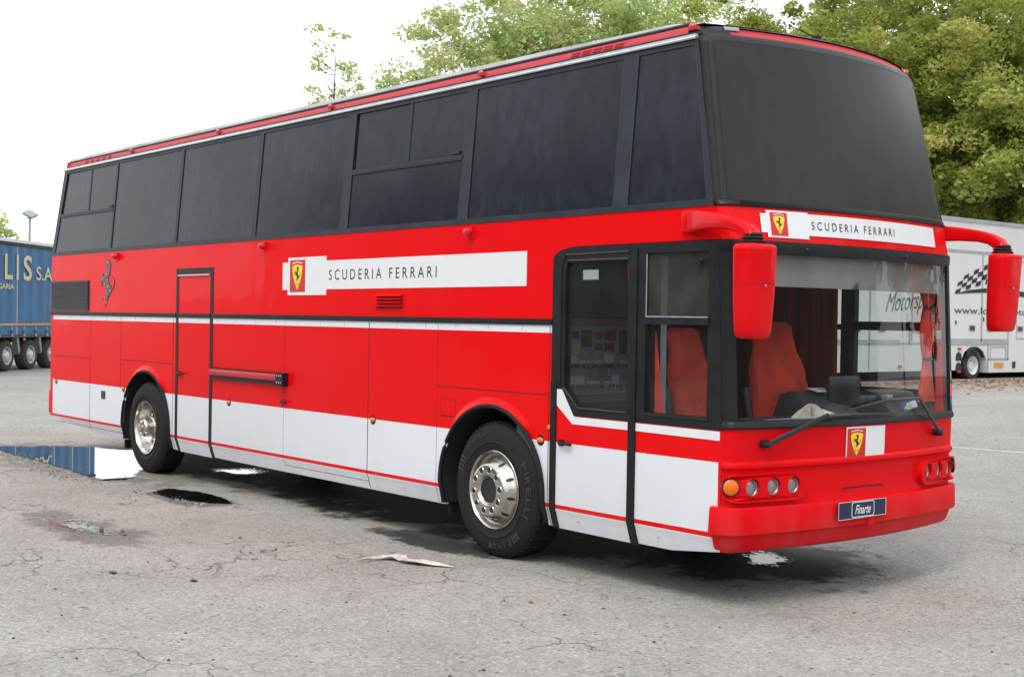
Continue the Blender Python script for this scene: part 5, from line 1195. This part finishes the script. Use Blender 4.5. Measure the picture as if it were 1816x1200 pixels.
for i, (x_, y_) in enumerate(((-6,52),(4,50),(13,51),(22,49),(31,47),(40,42))):      # out of the frame, mirrored in the front windscreen
    tree('maple_tree', 'tall dark green tree to the right of the photo, number %s from the white trailer' % ('one','two','three','four','five','six')[i], 'tree', x_, y_, 17.5, 5.6, 2.5, 'dark', 150, 70, .26, 40+i, 'trees beyond the right edge', 1.0, .5, 1.1)

# ================================================================== GROUND LITTER
def rag():
    b = MB(); path = [(7.36,-1.02),(7.34,-.90),(7.33,-.74),(7.38,-.66),(7.47,-.66),(7.55,-.68),(7.66,-.64),(7.78,-.58),(7.92,-.50)]
    n = 5; W2 = [.006,.05,.08,.12,.09,.08,.085,.05,.008]; V_ = []
    for i, (x, y) in enumerate(path):
        for j in range(n):
            t = (j/(n-1)-.5); V_.append((x+t*W2[i]*.7, y-t*W2[i]*1.2, .006 + abs(math.sin(i*1.9+j*2.1))*.03*(1 if 0 < i < 8 else .1)))
    b.add(V_, [(i*n+j, i*n+j+1, (i+1)*n+j+1, (i+1)*n+j) for i in range(len(path)-1) for j in range(n-1)])
    return b.build('plastic_strip', mat('grey_plastic', (.58,.56,.52), .45, noise=(20, .2, 4)), None, fix=False)
tag(rag(), 'torn grey-white plastic strip lying on the asphalt before the front wheel', 'litter')
# scattered fallen leaves and stones (uncountable)
def scatter(name, n, xr, yr, size, cols, seed, bias=None, thick=.002):
    rg = np.random.default_rng(seed); b = MB()
    for i in range(n):
        x = rg.uniform(*xr); y = rg.uniform(*yr)
        if bias: x, y = bias(rg)
        s = size*rg.uniform(.5, 1.5); a = rg.uniform(0, 2*PI); z = gh(x, y)+.004; k = rg.integers(0, cols); P = []
        m_ = 6
        for j in range(m_):
            r_ = s*(1 if j % 2 == 0 else .62)*rg.uniform(.8, 1.2); t = a+2*PI*j/m_; P.append((x+r_*math.cos(t)*.7, y+r_*math.sin(t), z+rg.uniform(0, .35)*s))
        b.add(P, [tuple(range(m_))], int(k))
    return b
lc = [mat('dry_leaf_brown', (.24,.12,.055), .8), mat('dry_leaf_tan', (.40,.27,.15), .8), mat('dry_leaf_rust', (.30,.09,.04), .8)]
def verge(rg):
    y = rg.uniform(15.5, 33); return (WX + 1.2 + abs(rg.normal(0, 1.5)) - .8, y)
b = scatter('l', 3200, (0,1), (0,1), .055, 3, 3, verge); tag(b.build('fallen_leaves', lc, None, smooth=False, fix=False, weld=False), 'dry brown leaves strewn along the white trailer', kind='stuff')
def near(rg):
    if rg.uniform() < .55: 
        t = rg.uniform(0, 1); return (3.8+1.8*t+rg.normal(0, .12), -2.15+.25*math.sin(t*5)+rg.normal(0, .12))
    px = rg.uniform(0, 1816); d = rg.uniform(5, 22); x, y = ray_xy(px, d); return (x, y) if not (-2 < x < 10.3 and -.3 < y < 2.8) else (5+rg.uniform(-4, 4), -3.2)
b = scatter('l', 70, (0,1), (0,1), .018, 3, 4, near); tag(b.build('fallen_leaves', lc, None, smooth=False, fix=False, weld=False), 'a few small dry leaves scattered over the asphalt', kind='stuff')
sc_ = [mat('stone_dark', (.05,.048,.045), .9), mat('stone_mid', (.22,.21,.20), .9), mat('stone_pale', (.42,.41,.38), .9)]
rg = np.random.default_rng(9); b = MB()
for i in range(900):
    if i < 420: t = rg.uniform(); x = -2.2+4.1*t+rg.normal(0,.05); y = -.78+.12*math.sin(t*6)+rg.normal(0,.10)
    elif i < 560: t = rg.uniform(); x = 2.7+1.4*t; y = -.72+rg.normal(0,.05)+.12*t
    else: px = rg.uniform(0, 1816); d = rg.uniform(4.5, 16); x, y = ray_xy(px, d)
    if -2 < x < 10.3 and -.2 < y < 2.7 and i >= 560: continue
    s = rg.uniform(.004, .014); P = [(x+s*rg.uniform(.6,1.2)*math.cos(a), y+s*rg.uniform(.6,1.2)*math.sin(a), gh(x,y)+.002) for a in lin(0, 2*PI, 6)[:-1]]
    P.append((x, y, gh(x,y)+.002+s*.8)); b.add(P, [(j, (j+1) % 5, 5) for j in range(5)], int(rg.integers(0, 3)))
for x, y, s in ((6.72,-2.62,.055),(7.30,-2.28,.045),(7.05,-3.15,.02),(5.9,-1.2,.03)):
    P = [(x+s*random.uniform(.5,1.2)*math.cos(a), y+s*random.uniform(.3,.8)*math.sin(a), .004+random.uniform(0,.008)) for a in lin(0, 2*PI, 9)[:-1]]; P.append((x, y, .016)); b.add(P, [(j, (j+1) % 8, 8) for j in range(8)], 0)
tag(b.build('gravel', sc_, None, smooth=False, fix=False, weld=False), 'loose grit and small stones on the worn asphalt', kind='stuff')

for o in bpy.data.objects:
    if '_w' in o: del o['_w']
